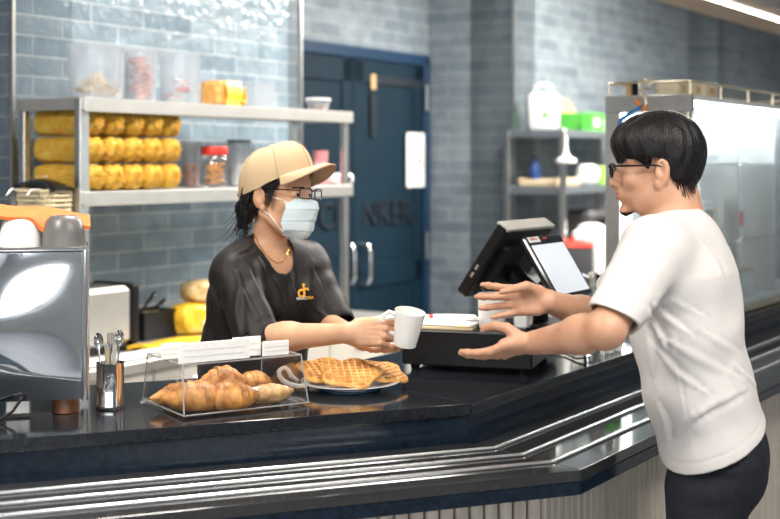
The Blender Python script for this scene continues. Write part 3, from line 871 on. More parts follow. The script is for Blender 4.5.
# bags of buns
def soft_bag(name, label, cat, loc, x, dims, mats, seed, z=(0, 0, 1)):
    t = thing(name, label, cat, loc, x, z=z)
    rnd = random.Random(seed); ph = [rnd.uniform(0, 6) for _ in range(3)]
    def f(a, b_):
        th = 2 * PI * a; ph_ = PI * (b_ - .5); c = max(0, math.cos(ph_))
        wx = abs(math.cos(th)) ** .7 * math.copysign(1, math.cos(th)) * c ** .6; wy = abs(math.sin(th)) ** .7 * math.copysign(1, math.sin(th)) * c ** .6
        k = 1 + .06 * math.sin(6 * th + ph[0] + 5 * b_) + .05 * math.sin(13 * b_ + 3 * th + ph[1]) + .04 * math.sin(17 * th + 9 * b_ + ph[2])
        return (wx * dims[0] / 2 * k, wy * dims[1] / 2 * k, dims[2] / 2 * (1 + math.copysign(abs(math.sin(ph_)) ** .8, math.sin(ph_))) )
    MB().grid(f, 32, 20).build('bag_body', mats, t, smooth=80); return t
pg = on_bench(192, .33)
t = soft_bag('bun_bag', 'yellow printed bag of bread buns on the bench behind the worker', 'bread bag', pg, D, (.20, .13, .13), 'yellow', 3)
MB().box((.02, -.068, .045), (.05, .006, .03)).build('bag_label', 'paper', t)
pg2 = on_bench(199, .33)
t = soft_bag('sliced_bread', 'clear bag of pale sliced bread leaning on the yellow bun bag', 'bread bag', pg2 + UP * .125 + D * .02, D, (.19, .13, .09), 'crisps', 5)
MB().tube([(.05, -.02, .07), (.09, -.03, .11), (.12, -.02, .135)], [.02, .016, .012], 8).build('twisted_end', 'manila', t, smooth=True)
pc = on_bench(170, .16)
t = thing('yellow_cloth', 'folded yellow cloth lying along the bench front edge', 'cloth', pc, D)
MB().grid(lambda u, v: ((u - .5) * .34, (v - .5) * .12, .014 + .010 * math.sin(PI * v) + .004 * math.sin(9 * u + 3 * v)), 24, 8, .014).build('cloth_fold', 'yellow', t, smooth=True)
pc = on_bench(122, .10)
t = thing('cutting_board', 'wide white board lying flat on the bench front left', 'board', on_bench(128, .10) - D * .05 , D)
MB().box((0, -.04, .008), (.62, .10, .016), ch=.004).build('board_slab', 'white_pl', t)

# ================================================================== RIGHT BACK: shelf, case, bench
fp = P(563, 130, 7.6); F0 = Vector((fp.x, fp.y, 0)); zr1 = fp.z; zr2 = CZ - (187 - HY) / FPX * 7.6
rs = thing('wall_rack', 'grey steel rack with two shelves against the right tiled wall', 'shelf', F0, D)
RD = (F0 - PC).dot(N) - .02; RLn = 1.35
for x in (0, RLn):
    for y in (0, RD): MB().box((x, y, (zr1 + ZB) / 2 + .001), (.035, .035, zr1 - ZB - .002), ch=.004).build('post', 'steel', rs)
for z in (zr1, zr2):
    b = MB(); b.box((RLn / 2, RD / 2, z - .012), (RLn, RD, .02)); b.box((RLn / 2, -.012, z - .02), (RLn, .014, .045), ch=.003); b.box((-.0, RD / 2, z - .02), (.014, RD - .03, .045), ch=.003)
    b.build('shelf_board', mat('rack_grey%d' % int(z * 10), (.22, .25, .28), .4, .6), rs)
def on_rack(px, y, z):
    p, _ = hit(px, F0 - N * y, D); return Vector((p.x, p.y, z + EPS))
# first aid case
pf = P(536, 126, 7.72); pf = Vector((pf.x, pf.y, zr1 + EPS))
t = thing('first_aid_case', 'white plastic first aid case with carry handle and green mark', 'case', pf + D * .10, (.98, -.12, 0))
wf = 32 / FPX * 7.72; hf = 38 / FPX * 7.72
MB().box((0, .03, hf / 2), (wf, .09, hf), ch=.04).build('front_shell', 'white_pl', t, smooth=60)
MB().box((-.012, .085, hf / 2), (wf * .97, .02, hf * .97), ch=.03).build('back_shell', 'dark', t, smooth=60)
MB().tube([(-.05, .03, hf - .01), (-.045, .03, hf + .035), (-.02, .03, hf + .05), (.02, .03, hf + .05), (.045, .03, hf + .035), (.05, .03, hf - .01)], .012, 8).build('carry_handle', 'white_pl', t, smooth=True)
b = MB(); b.box((.01, -.017, hf * .42), (.05, .004, .016)); b.box((.01, -.017, hf * .42), (.016, .004, .05)); b.build('green_mark', 'green', t)
# cardboard box, green boxes
pk = on_rack(582, .18, zr1)
t = thing('cardboard_box', 'open brown cardboard box with raised flap on the wall rack', 'box', pk, D)
b = MB()
for q in ((0, -.09, .06, .26, .005, .12), (0, .09, .06, .26, .005, .12), (-.13, 0, .06, .005, .18, .12), (.13, 0, .06, .005, .18, .12), (0, 0, .003, .26, .18, .006)): b.box(q[:3], q[3:])
b.build('box_wall', 'green', t)
MB().grid(lambda u, v: ((u - .5) * .25 - v * .04, .09 + v * .05, .12 + v * .10), 2, 2, .004).build('raised_flap', 'card', t)
pk = on_rack(592, .05, zr1)
t = thing('green_carton', 'green and white printed carton at the front of the wall rack', 'carton', pk, D)
MB().box((0, 0, .055), (.17, .07, .11), ch=.004).build('carton_body', 'green', t); MB().box((-.01, -.037, .055), (.07, .003, .05)).build('carton_print', 'white_pl', t)
pk = on_rack(609, .05, zr1)
t = thing('white_tub', 'small white tub beside the green carton on the rack', 'tub', pk, D)
MB().lathe([(.04, 0), (.045, .09), (.04, .095), (.001, .095)], 20).build('tub_body', 'white_pl', t, smooth=True); MB().lathe([(.046, .09), (.046, .102), (.001, .104)], 20).build('lid', 'green', t, smooth=True)
# lower rack shelf
pk = on_rack(572, .18, zr2)
t = thing('wooden_tray', 'long pale wooden tray on the lower shelf of the rack', 'tray', F0 - N * .17 + D * .0 + UP * (zr2 + EPS) + D * .18, D)
MB().box((0, 0, .02), (.34, .24, .04), ch=.006).build('tray_base', 'manila', t)
b = MB(); b.box((0, -.12, .035), (.34, .01, .03)); b.box((0, .12, .035), (.34, .01, .03)); b.build('tray_rim', 'manila', t)
t = thing('blue_bottle', 'small dark blue bottle standing on the wooden tray', 'bottle', F0 - N * .22 + D * .08 + UP * (zr2 + .042), D)
MB().lathe([(.03, 0), (.035, .05), (.03, .08), (.012, .10), (.012, .12), (.001, .12)], 16).build('bottle_body', mat('blue_bottle', (.02, .06, .22), .25), t, smooth=True)
MB().lathe([(.014, .12), (.014, .135), (.001, .135)], 12).build('bottle_cap', 'black', t, smooth=True)
pk = on_rack(588, .08, zr2)
t = soft_bag('white_bag', 'crumpled white plastic bag on the lower rack shelf', 'bag', pk, D, (.16, .12, .13), 'white_pl', 9)
pk = on_rack(602, .08, zr2)
t = thing('green_box', 'green and white box on the lower shelf of the rack', 'box', pk, D)
MB().box((0, 0, .06), (.16, .1, .12), ch=.004).build('box_body', mat('lime_print', (.30, .55, .12), .5), t); MB().box((0.03, -.052, .06), (.06, .003, .07)).build('box_print', 'white_pl', t)
# white strainer hung from the rack on its stalk
ph_ = on_rack(566, -.045, 0); zt_ = zr1 - .03; zb_ = CZ - (163 - HY) / FPX * ph_.y
t = thing('white_funnel', 'white plastic funnel hanging by its stem from the rack edge', 'funnel', Vector((ph_.x, ph_.y, zb_)), D)
hh_ = zt_ - zb_
MB().lathe([(.058, 0), (.062, .008), (.06, .022), (.028, .032), (.014, .06), (.008, .085), (.007, hh_), (.001, hh_)], 20).build('funnel_body', 'white_pl', t, smooth=True)
MB().tube([(0, 0, hh_ - .01), (0, .01, hh_ + .03), (0, .03, hh_ + .045), (0, .045, hh_ + .028)], .003, 6).build('hook', 'steel', t, smooth=True)

# back bench on the right
rb = thing('side_bench', 'grey steel bench below the wall rack at the right rear', 'bench', F0 - D * .06, D)
MB().box((.9, .10, ZB - .02), (2.1, .46, .04), ch=.005).build('bench_top', 'steel_soft', rb)
MB().box((.9, .10, ZB / 2 - .02), (2.06, .42, ZB - .08)).build('carcass', 'beige', rb)
def on_sb(px, y=.0):
    p, _ = hit(px, F0 + N * (.0 - y), D); return Vector((p.x, p.y, ZB + EPS))
def boxy(name, label, cat, loc, dims, m, extra=None, x=D):
    t = thing(name, label, cat, loc, x); MB().box((0, 0, dims[2] / 2), dims, ch=min(dims) * .12).build('body', m, t)
    return t
pm = on_sb(587, .12)
t = boxy('microwave_oven', 'small black microwave oven blurred on the side bench', 'oven', pm, (.34, .24, .40), 'dark')
MB().box((-.03, -.125, .2), (.24, .006, .30)).build('oven_door', 'black_gloss', t); MB().box((.13, -.125, .2), (.04, .006, .30)).build('control_panel', 'dark', t)
pm = on_sb(600, .0)
t = boxy('rice_cooker', 'white rounded cooker in front of the dark oven', 'cooker', on_sb(592, -.10) , (.20, .18, .30), 'white_pl')
MB().lathe([(.085, .30), (.08, .32), (.04, .335), (.001, .337)], 20).build('lid', 'white_pl', t, smooth=True)
t = thing('red_pot', 'low dark red pot on the side bench, left of the white cooker', 'pot', on_sb(572, -.12), D)
MB().lathe([(.11, 0), (.12, .02), (.12, .22), (.11, .22), (.10, .01)], 24).build('pot_wall', 'dark', t, smooth=True)
MB().lathe([(.125, .22), (.12, .235), (.06, .25), (.015, .252), (.015, .27), (.001, .27)], 24).build('lid', 'red', t, smooth=True)

# ================================================================== GLASS DISPLAY CASE on the right counter
Cc = Vector((.2308 * 4.47, 4.47, 0)); zt = CZ + (HY - 94) / FPX * 4.47; ztr = CZ + (HY - 81) / FPX * 4.47
case = thing('display_case', 'tall glass display case with brass frame on the right counter', 'display case', Cc + UP * (ZT + EPS), D)
CW, CD2, CH = 1.7, .30, zt - ZT - EPS
b = MB()
for x in (.011, CW): 
    for y in (.011, CD2): b.box((x, y, CH / 2), (.022, .022, CH), ch=.003)
for x0, y0, dx, dy in ((CW / 2, .011, CW, .022), (CW / 2, CD2, CW, .022), (.011, CD2 / 2, .022, CD2), (CW, CD2 / 2, .022, CD2)):
    b.box((x0, y0, .012), (dx, dy, .022), ch=.003)
b.build('frame', 'brass', case)
b = MB(); hb = .06
b.box((.002, CD2 / 2, CH - hb / 2), (.03, CD2 + .02, hb), ch=.003); 
b.box((.002, .030, CH / 2), (.03, .045, CH - 2 * hb)); b.box((.002, CD2 - .02, CH / 2), (.03, .055, CH - 2 * hb)); b.box((.002, CD2 / 2, hb / 2), (.03, CD2, hb))
b.build('end_door_frame', 'steel', case)
MB().box((CW / 2, CD2 / 2, CH - .01), (CW, CD2, .018)).build('roof_panel', 'white_pl', case)
MB().box((CW / 2, .004, CH / 2), (CW - .03, .005, CH - .03)).build('front_glass', 'case_glass', case)
MB().box((CW / 2, CD2, CH / 2), (CW - .03, .005, CH - .03)).build('back_glass', 'frosted', case)
MB().box((.0, CD2 / 2, CH / 2), (.005, CD2 - .09, CH - 2 * hb)).build('end_glass', 'case_glass', case)
b = MB(); b.box((CW / 2, .035, CH - .03), (CW - .1, .02, .014)); b.box((.035, CD2 / 2, CH - .075), (.012, CD2 - .11, .012)); b.box((.035, .068, CH / 2), (.012, .012, CH - .16)); b.box((.035, CD2 - .062, CH / 2), (.012, .012, CH - .16))

for x in (.055, .83): b.box((x, CD2 - .03, CH / 2), (.018, .012, CH - .10))
b.build('case_light', 'led', case)
for z in (.275, .57): MB().box((CW / 2 + .02, CD2 / 2, z), (CW - .08, CD2 - .06, .008)).build('glass_shelf', 'acrylic_edge', case)
MB().box((CW / 2 + .02, CD2 / 2, .03), (CW - .08, CD2 - .05, .02)).build('case_floor', 'white_pl', case)
for x in (.62, 1.1): MB().box((x, CD2 / 2, CH / 2), (.010, CD2 - .06, CH - .06)).build('divider', 'acrylic_edge', case)
b = MB()   # rail above the roof
rh = ztr - zt
pts = [(.0, CD2, rh), (.0, .0, rh), (CW, .0, rh), (CW, CD2, rh)]
for a, c in zip(pts, pts[1:] + pts[:1]): b.tube([Vector(a) + Vector((0, 0, CH)), Vector(c) + Vector((0, 0, CH))], .0045, 8)
for x in (0, .32, .64, .96, 1.28, CW):
    for y in (0, CD2): b.tube([(x, y, CH - .005), (x, y, CH + rh)], .0045, 8)
b.build('gallery_rail', 'brass', case, smooth=True)
def in_case(x, y, z): return Cc + D * x - N * y + UP * (ZT + EPS + z)
# things on its roof
boxes = [(.10, .06, .05, 'cream packet lying on the case roof, nearest of the row'), (.24, .06, .05, 'cream packet lying on the case roof, second of the row'), (.40, .09, .055, 'cream packet lying on the case roof, farthest of the row')]
for x, w, h, lab in boxes:
    t = thing('cream_packet', lab, 'packet', in_case(x, .10, CH + .0015), D, 'cream packets on the display case roof')
    MB().box((0, 0, h / 2), (w + .05, .08, h), ch=.006).build('packet_body', mat('cream_pack', (.68, .60, .42), .6), t); MB().box((0, -.042, h / 2), (w * .6, .003, h * .4)).build('packet_print', 'card', t)
t = thing('card_stand', 'small black and tan card stand at the rear of the case roof', 'stand', in_case(.03, .22, CH + .0015), N)
MB().box((-.012, 0, .025), (.02, .03, .05), ch=.002).build('tan_block', 'card', t); MB().box((.012, 0, .025), (.02, .03, .05), ch=.002).build('black_block', 'black', t); MB().box((.03, 0, .02), (.012, .03, .04), ch=.002).build('white_block', 'white_pl', t)
# things inside
t = thing('white_crate', 'white slotted plastic crate inside the display case', 'crate', in_case(.33, .13, .576), D)
b = MB(); b.box((0, 0, .004), (.22, .16, .008))
for y in (-.08, .08):
    b.box((0, y, .015), (.22, .006, .03)); b.box((0, y, .10), (.22, .006, .03))
    for k in range(8): b.box((-.105 + k * .03, y, .057), (.012, .006, .06))
for x in (-.11, .11): b.box((x, 0, .057), (.006, .16, .115))
b.build('crate_wall', 'white_pl', t)
t = thing('menu_pack', 'white box with dark panels on the middle shelf of the display case', 'box', in_case(.41, .10, .281), D)
MB().box((0, 0, .075), (.16, .06, .15), ch=.003).build('box_body', 'paper', t)
b = MB(); b.box((-.04, -.032, .08), (.035, .003, .08)); b.box((.01, -.032, .08), (.035, .003, .08)); b.build('dark_panels', 'dark', t)
b = MB(); b.box((.06, -.032, .08), (.025, .003, .10)); b.build('yellow_panel', 'yellow', t)
t = thing('sauce_bottle', 'white bottle with red bands inside the display case', 'bottle', in_case(.86, .12, .281), D)
MB().lathe([(.03, 0), (.032, .14), (.014, .18), (.014, .20), (.001, .2)], 18).build('bottle_body', 'white_pl', t, smooth=True)
MB().lathe([(.0325, .04), (.0335, .06), (.0335, .07), (.0325, .10)], 18).build('red_band', 'red', t, smooth=True)
MB().lathe([(.015, .2), (.013, .22), (.001, .222)], 14).build('bottle_cap', 'red', t, smooth=True)
t = thing('steel_bin', 'grey bin on the floor of the display case', 'bin', in_case(.46, .14, .042), D)
MB().box((0, 0, .10), (.24, .18, .20), ch=.02).build('bin_body', 'steel_soft', t); MB().box((0, 0, .205), (.25, .19, .010), ch=.004).build('lid', 'white_pl', t)
t = thing('gift_tin', 'low pale tin on the floor of the display case', 'tin', in_case(.80, .14, .042), D)
MB().box((0, 0, .05), (.22, .16, .10), ch=.01).build('tin_body', 'paper', t); MB().box((0, 0, .106), (.23, .17, .014), ch=.003).build('lid', 'manila', t)
# S hook with clip and strap on the rail
hk = P(648, 97, 4.52)
p, _ = hit(648, Cc, -N); hp = Vector((p.x, p.y, ztr)) - D * .0
t = thing('wire_hanger', 'pale metal S hook hanging from the case rail above the man', 'hook', hp - D * .008, N)
q = lambda px, py: ((px - 648) / FPX * 4.5, -.012, (81 - py) / FPX * 4.5)
MB().tube([q(651, 86), q(653, 82), q(650, 79), q(644, 78.5), q(640.5, 82), q(641.5, 88), q(646, 94), q(648.5, 100), q(647.5, 105)], .0042, 8).build('hook_wire', 'brass', t, smooth=True)
t2 = thing('blue_strap', 'blue strap with orange clips hanging on the S hook', 'strap', hp - D * .008, N)
MB().tube([q(643, 103), q(640, 107), q(630, 113), q(621, 119), q(618, 130), q(619, 150)], [.006, .007, .008, .009, .009, .008], 8, flat=.4).build('strap', 'blue', t2, smooth=True)
b = MB(); b.tube([q(636.5, 97), q(638.5, 101), q(642, 104.5)], [.004, .007, .006], 8); b.tube([q(647, 103), q(646.5, 107), q(645, 111)], [.006, .008, .006], 8); b.build('clip', 'orange_pl', t2, smooth=True)
# steel kettle / curved handles behind the tablet
pk = on_plane(603, 330, ZT)
kl = Vector((.72, 4.42, ZT + EPS))
t = thing('steel_pitcher', 'steel pitcher with curved handle on the counter behind the tablet', 'pitcher', kl, (-1, 0, 0))
MB().lathe([(.052, 0), (.056, .01), (.05, .12), (.042, .17), (.045, .20), (.041, .20), (.038, .17), (.046, .01)], 28).build('pitcher_body', 'chrome', t, smooth=True)
MB().tube([(.044, 0, .185), (.075, 0, .20), (.10, 0, .17), (.10, 0, .10), (.08, 0, .05), (.05, 0, .04)], .007, 8, flat=.6).build('handle', 'chrome', t, smooth=True)
t = thing('yellow_bowl', 'yellow bowl on the counter behind the tablet screen', 'bowl', Vector((.66, 4.62, ZT + EPS)), (1, 0, 0))
MB().lathe([(.03, 0), (.05, .02), (.075, .09), (.07, .09), (.045, .025), (.001, .02)], 24).build('bowl_shell', 'yellow', t, smooth=True)
MB().lathe([(.062, .07), (.05, .11), (.03, .13), (.001, .135)], 18).build('white_contents', 'paper', t, smooth=True)
# ================================================================== COUNTER THINGS
# big polished machine at the left
mx = Vector(((88 - CX) / FPX * 2.98, 2.98, ZT + EPS)); mdir = Vector((.97, .235, 0)).normalized()
mch = thing('coffee_machine', 'big mirror polished steel machine on the left end of the counter', 'machine', mx, mdir)
mw, md, z0m, z1m = .56, .26, .035, CZ - (250 - HY) / FPX * 2.96 - ZT - EPS
def face(u, v):
    x = -mw * (1 - u) - .012; z = z0m + (z1m - z0m) * v
    y = -.012 * math.sin(PI * v) * (1 - .3 * u) + .010 * math.sin(2.2 * PI * u + .6) * math.sin(PI * v) - .03 * max(0, .22 - v) * 4 * 0 + .035 * max(0, .16 - v) ** 1.0
    return (x, y, z)
b = MB(); b.grid(face, 40, 40, .008); b.build('rear_panel', 'mirror', mch, smooth=True)
b = MB(); b.box((-mw / 2 - .01, md / 2 + .012, (z0m + z1m) / 2), (mw, md, z1m - z0m - .006), ch=.01); b.build('machine_body', 'steel', mch)
b = MB(); b.tube([(-.006, -.002, z0m), (-.006, -.002, z1m)], .009, 12); b.tube([(-.006, md + .01, z0m), (-.006, md + .01, z1m)], .009, 12); b.build('corner_post', 'chrome', mch, smooth=True)
b = MB(); b.tube([(-.006, -.004, z1m), (-mw, -.004, z1m)], .006, 10); b.tube([(-.006, -.004, z1m), (-.006, md + .01, z1m)], .006, 10); b.build('top_rail', 'chrome', mch, smooth=True)
b = MB()
MT['brown_foot'] = mat('brown_foot', (.18, .07, .03), .4)
for x, y in ((-.05, .05), (-.05, .22), (-.5, .05), (-.5, .22)): MB().lathe([(.03, 0), (.028, z0m + .003)], 16, Matrix.Translation((x, y, 0))).build('foot', 'brown_foot', mch, smooth=True)
b = MB(); b.box((-.155, .028, .030), (.055, .03, .052), ch=.003); b.build('socket_box', 'steel_soft', mch)
b = MB(); b.box((-.150, .010, .045), (.03, .02, .018), ch=.002); b.tube([(-.145, .0, .045), (-.15, -.02, .04), (-.165, -.035, .02), (-.19, -.04, .006), (-.26, -.03, .006), (-.40, -.02, .006)], .0035, 8); b.build('power_plug', 'black', mch, smooth=True)
topz = ZT + EPS + z1m + .0035
def mtop(px, y): 
    Y = mx.y + y; return Vector(((px - CX) / FPX * Y, Y, topz))
for nm, lab, px, r, h, m, cat in (('ceramic_cup', 'white ceramic cup upside down under the orange cloth', 21, .050, .068, 'white', 'cup'), ('stoneware_cup', 'grey stoneware cup upside down under the orange cloth', 64, .050, .072, 'grey_cer', 'cup')):
    t = thing(nm, lab, cat, mtop(px, .06), mdir)
    MB().lathe([(r, 0), (r * 1.0, .008), (r * .96, h * .45), (r * .84, h * .82), (r * .66, h * .96), (r * .55, h), (r * .5, h - .004), (.001, h - .004)], 32).build('cup_body', m, t, smooth=True)
t = thing('orange_cloth', 'orange cloth draped over the upturned cups on the machine', 'cloth', mtop(40, .08), mdir)
def clothf(u, v):
    x = -.16 + .275 * u; y = -.045 + .17 * v
    z = .080 + .024 * (1 - u) ** 1.2 - .010 * u + .004 * math.sin(9 * u + 2) + .003 * math.sin(7 * v + 3 * u)
    # sags between the cups, drops at the front edge
    z -= .030 * math.exp(-((u - .63) / .07) ** 2) * (1 - v) ** 2
    z -= .020 * (1 - v) ** 3
    return (x, y, z)
MB().grid(clothf, 40, 16, .008).build('cloth_sheet', 'orange', t, smooth=True)

# cutlery holder
ch = on_plane(107, 411, ZT + EPS) + Vector((0, .035, 0)); r = .0335; h = .108
t = thing('cutlery_holder', 'polished steel cup of cutlery beside the big machine', 'holder', Vector((ch.x, ch.y, ZT + EPS)))
MB().lathe([(r * .97, 0), (r, .004), (r, .012), (r * .965, .015), (r * .965, h - .003), (r, h), (r * .90, h), (r * .90, .006), (.001, .006)], 32).build('holder_body', 'chrome', t, smooth=True)
rnd = random.Random(4)
labs = ['steel spoon with its bowl up at the left of the cutlery holder', 'steel fork standing in the middle of the cutlery holder', 'steel spoon leaning right out of the cutlery holder', 'steel knife at the back of the cutlery holder', 'wooden handled knife standing in the cutlery holder']
for k, (dx, dy, tx, ty, L) in enumerate(((-.016, -.008, -.30, -.1, .135), (.0, -.014, .05, -.05, .135), (.016, -.004, .22, 0, .14), (.004, .014, .1, .12, .15), (-.008, .012, -.10, .12, .13))):
    base = Vector((ch.x + dx * .5, ch.y + dy * .5, ZT + .010)); ax = Vector((tx * .45, ty * .4, 1)).normalized()
    t = thing('spoon' if k in (0, 2) else ('fork' if k == 1 else 'knife'), labs[k], 'cutlery', base, (1, 0, 0), 'cutlery in the steel cup')
    p1 = ax * L; 
    if k < 3:
        MB().tube([(0, 0, 0), p1 * .5, p1], [.003, .0025, .002], 8, flat=1.6).build('handle', 'chrome', t, smooth=True)
        q_ = frame(p1 + ax * .018, (1, 0, 0), (0, -1, 0))
        if k == 1:
            b = MB()
            for s in (-.0065, -.0022, .0022, .0065): b.tube([p1, p1 + Vector((s, 0, .012)), p1 + Vector((s, 0, .035))], .0014, 6)
            b.build('tines', 'chrome', t, smooth=True)
        else: MB().grid(lambda u, v: p1 + Vector(((u - .5) * .022 * math.sin(PI * (.05 + .9 * v)) ** .6, .006 * math.sin(PI * u) * math.sin(PI * v), .038 * v - .002)), 10, 10, .0012).build('spoon_bowl', 'chrome', t, smooth=True)
    else:
        MB().tube([(0, 0, 0), p1 * .6, p1], [.004, .005, .0045], 8, flat=1.5).build('handle', 'white_pl' if k == 3 else 'manila', t, smooth=True)
        MB().box(tuple(p1 * 1.0 + Vector((0, 0, .006))), (.012, .0015, .014)).build('collar', 'steel', t)

# ------------------------------------------------------------------ pastry case
pc0 = on_plane(184, 419, ZT + EPS)
ang = math.radians(32); cx_ = Vector((math.cos(ang), math.sin(ang), 0)); cw, cd, chh = .318, .25, .118
pcase = thing('pastry_case', 'clear acrylic pastry case with croissants beside the cutlery cup', 'display case', pc0, cx_)
def pane(mb, a, b_, c, d, th=.003):
    a, b_, c, d = map(Vector, (a, b_, c, d)); n = (b_ - a).cross(d - a).normalized() * th
    mb.add([a, b_, c, d, a - n, b_ - n, c - n, d - n], [(0, 1, 2, 3), (7, 6, 5, 4), (0, 4, 5, 1), (1, 5, 6, 2), (2, 6, 7, 3), (3, 7, 4, 0)])
yf, zf = .018, chh
b = MB(); pane(b, (0, 0, .006), (cw, 0, .006), (cw - .01, yf, zf), (.004, yf, zf)); b.build('front_panel', 'acrylic', pcase)
b = MB(); pane(b, (.0, cd, .006), (0, 0, .006), (.004, yf, zf), (.004, cd - .02, zf)); b.build('side_panel', 'acrylic', pcase)
b = MB(); pane(b, (cw, 0, .006), (cw, cd, .006), (cw - .01, cd - .02, zf), (cw - .01, yf, zf)); b.build('side_panel', 'acrylic', pcase)
b = MB(); pane(b, (.004, yf, zf), (cw - .01, yf, zf), (cw - .01, cd - .02, zf), (.004, cd - .02, zf)); b.build('top_panel', 'acrylic', pcase)
b = MB(); b.box((cw / 2, cd / 2, .003), (cw + .012, cd + .012, .006), ch=.001); b.build('base_tray', 'acrylic', pcase)
b = MB(); e = .0019
for a, c in (((0, 0, .006), (.004, yf, zf)), ((cw, 0, .006), (cw - .01, yf, zf)), ((cw, cd, .006), (cw - .01, cd - .02, zf)), ((0, cd, .006), (.004, cd - .02, zf)), ((.004, yf, zf), (cw - .01, yf, zf)), ((.004, yf, zf), (.004, cd - .02, zf)), ((cw - .01, yf, zf), (cw - .01, cd - .02, zf)), ((.004, cd - .02, zf), (cw - .01, cd - .02, zf)), ((0, 0, .006), (cw, 0, .006)), ((0, 0, .006), (0, cd, .006)), ((cw, 0, .006), (cw, cd, .006)), ((0, cd, .006), (cw, cd, .006))):
    b.tube([a, c], e, 8)
b.build('glued_edge', 'acrylic_edge', pcase, smooth=True)
def inc(x, y, z=.0075): return pc0 + cx_ * x + Vector((-cx_.y, cx_.x, 0)) * y + UP * z
def croissant(label, loc, ang_, L, R, curve, m='croissant', seed=1, flatz=.85):
    xd = Vector((math.cos(ang_), math.sin(ang_), 0))
    t = thing('croissant', label, 'croissant', loc, xd, 'pastries in the acrylic case')
    rnd = random.Random(seed); b = MB(); nst, nsg = 90, 22; vs = []; fs = []
    steps = [-.86, -.62, -.36, -.12, .12, .36, .62, .86]
    rows = []
    for k in range(nst + 1):
        u = -1 + 2 * k / nst
        env = math.sqrt(max(1 - abs(u) ** 2.2, .003)) * (.55 + .45 * math.cos(u * PI * .62))
        # overlapping rolled layers: radius steps down away from the middle
        ph = (abs(u) * 4.3) % 1.0
        lay = 1 + .13 * (ph if True else 0) * 1.0 - .06
        r = R * env * lay + .001
        a = u * curve; x = math.sin(a) * L / 2 / max(math.sin(curve), .01); y = -(math.cos(a) - math.cos(curve)) * L / 2 / max(math.sin(curve), .01)
        rows.append((x, y, r, a))
    for x, y, r, a in rows:
        for i in range(nsg):
            th = 2 * PI * i / nsg; rr = r * (1 + .03 * math.sin(3 * th + seed) + .02 * math.sin(7 * th + x * 60))
            ox = -math.sin(a) * 0; cxx = math.cos(th) * rr; zz = math.sin(th) * rr * flatz
            zz = max(zz, -R * .55) 
            vs.append((x + math.sin(a) * cxx * -1 * -1, y - math.cos(a) * cxx, R * .55 + zz))
    for k in range(nst):
        for i in range(nsg): fs.append((k * nsg + i, k * nsg + (i + 1) % nsg, (k + 1) * nsg + (i + 1) % nsg, (k + 1) * nsg + i))
    fs += [tuple(range(nsg)), tuple(reversed(range(nst * nsg, (nst + 1) * nsg)))]
    b.add(vs, fs); b.build('crust', m, t, smooth=70); return t
croissant('croissant at the left end of the acrylic case, its tip to the left', inc(.045, .165), ang + .25, .14, .034, .5, seed=1)
croissant('large croissant in the front middle left of the acrylic case', inc(.060, .080), ang - .35, .15, .046, .45, seed=2)
croissant('croissant at the front centre of the acrylic case, seen end on', inc(.135, .050), ang - .25, .14, .044, .4, seed=3)
croissant('rolled pastry standing at the back centre of the acrylic case', inc(.165, .165), ang - .1, .14, .050, .35, seed=4, flatz=1.0)
croissant('darker rolled pastry at the right rear of the acrylic case', inc(.262, .195), ang + .1, .11, .038, .35, seed=5)
t = croissant('flat almond pastry with a white paper strip in the acrylic case', inc(.238, .062), ang + .05, .15, .036, .3, 'almond', seed=6, flatz=.62)
MB().grid(lambda u, v: (-.055 + .10 * u, -.028 + .035 * v, .036 + .003 * math.sin(6 * u) - .008 * abs(v - .5)), 16, 6, .0015).build('paper_strip', 'paper', t, smooth=True)
for k in range(5):
    pass
# label cards standing on the case
ttop = zf + .0035
cards = [(178, 250, 347, 367, .018, 'long white price card along the front top edge of the pastry case'), (232, 261, 340.5, 360, .045, 'white price card standing behind the long one on the pastry case'), (262, 289, 345.5, 360, .022, 'small white price card at the right end of the pastry case top'), (161, 184, 350, 366, .10, 'white price card near the left rear of the pastry case top')]
for x0, x1, y0, y1, yy, lab in cards:
    base = inc(0, yy, 0)
    pa, ta = hit(x0 + .5, base, cx_); pb_, tb_ = hit(x1 - .5, base, cx_)
    w = (pb_ - pa).length; mid = (pa + pb_) / 2; hgt = (y1 - y0) / FPX * mid.y
    t = thing('price_card', lab, 'card', Vector((mid.x, mid.y, pc0.z + ttop)), cx_, 'price cards on the pastry case')
    MB().box((0, 0, hgt / 2), (w, .004, hgt), ch=.0008).build('card_sheet', 'paper', t)
    MB().box((0, .006, .003), (w * .8, .014, .005)).build('card_foot', 'acrylic_edge', t)
    b = MB(); rnd = random.Random(int(x0))
    for ln in range(2):
        x = -w * .42
        while x < w * .40:
            L = rnd.uniform(.003, .008); b.box((x + L / 2, -.0023, hgt * (.62 - .3 * ln)), (L, .0004, .0022)); x += L + .0022
    b.build('faint_print', mat('faint_print%d' % int(x0), (.62, .56, .52), .8), t)

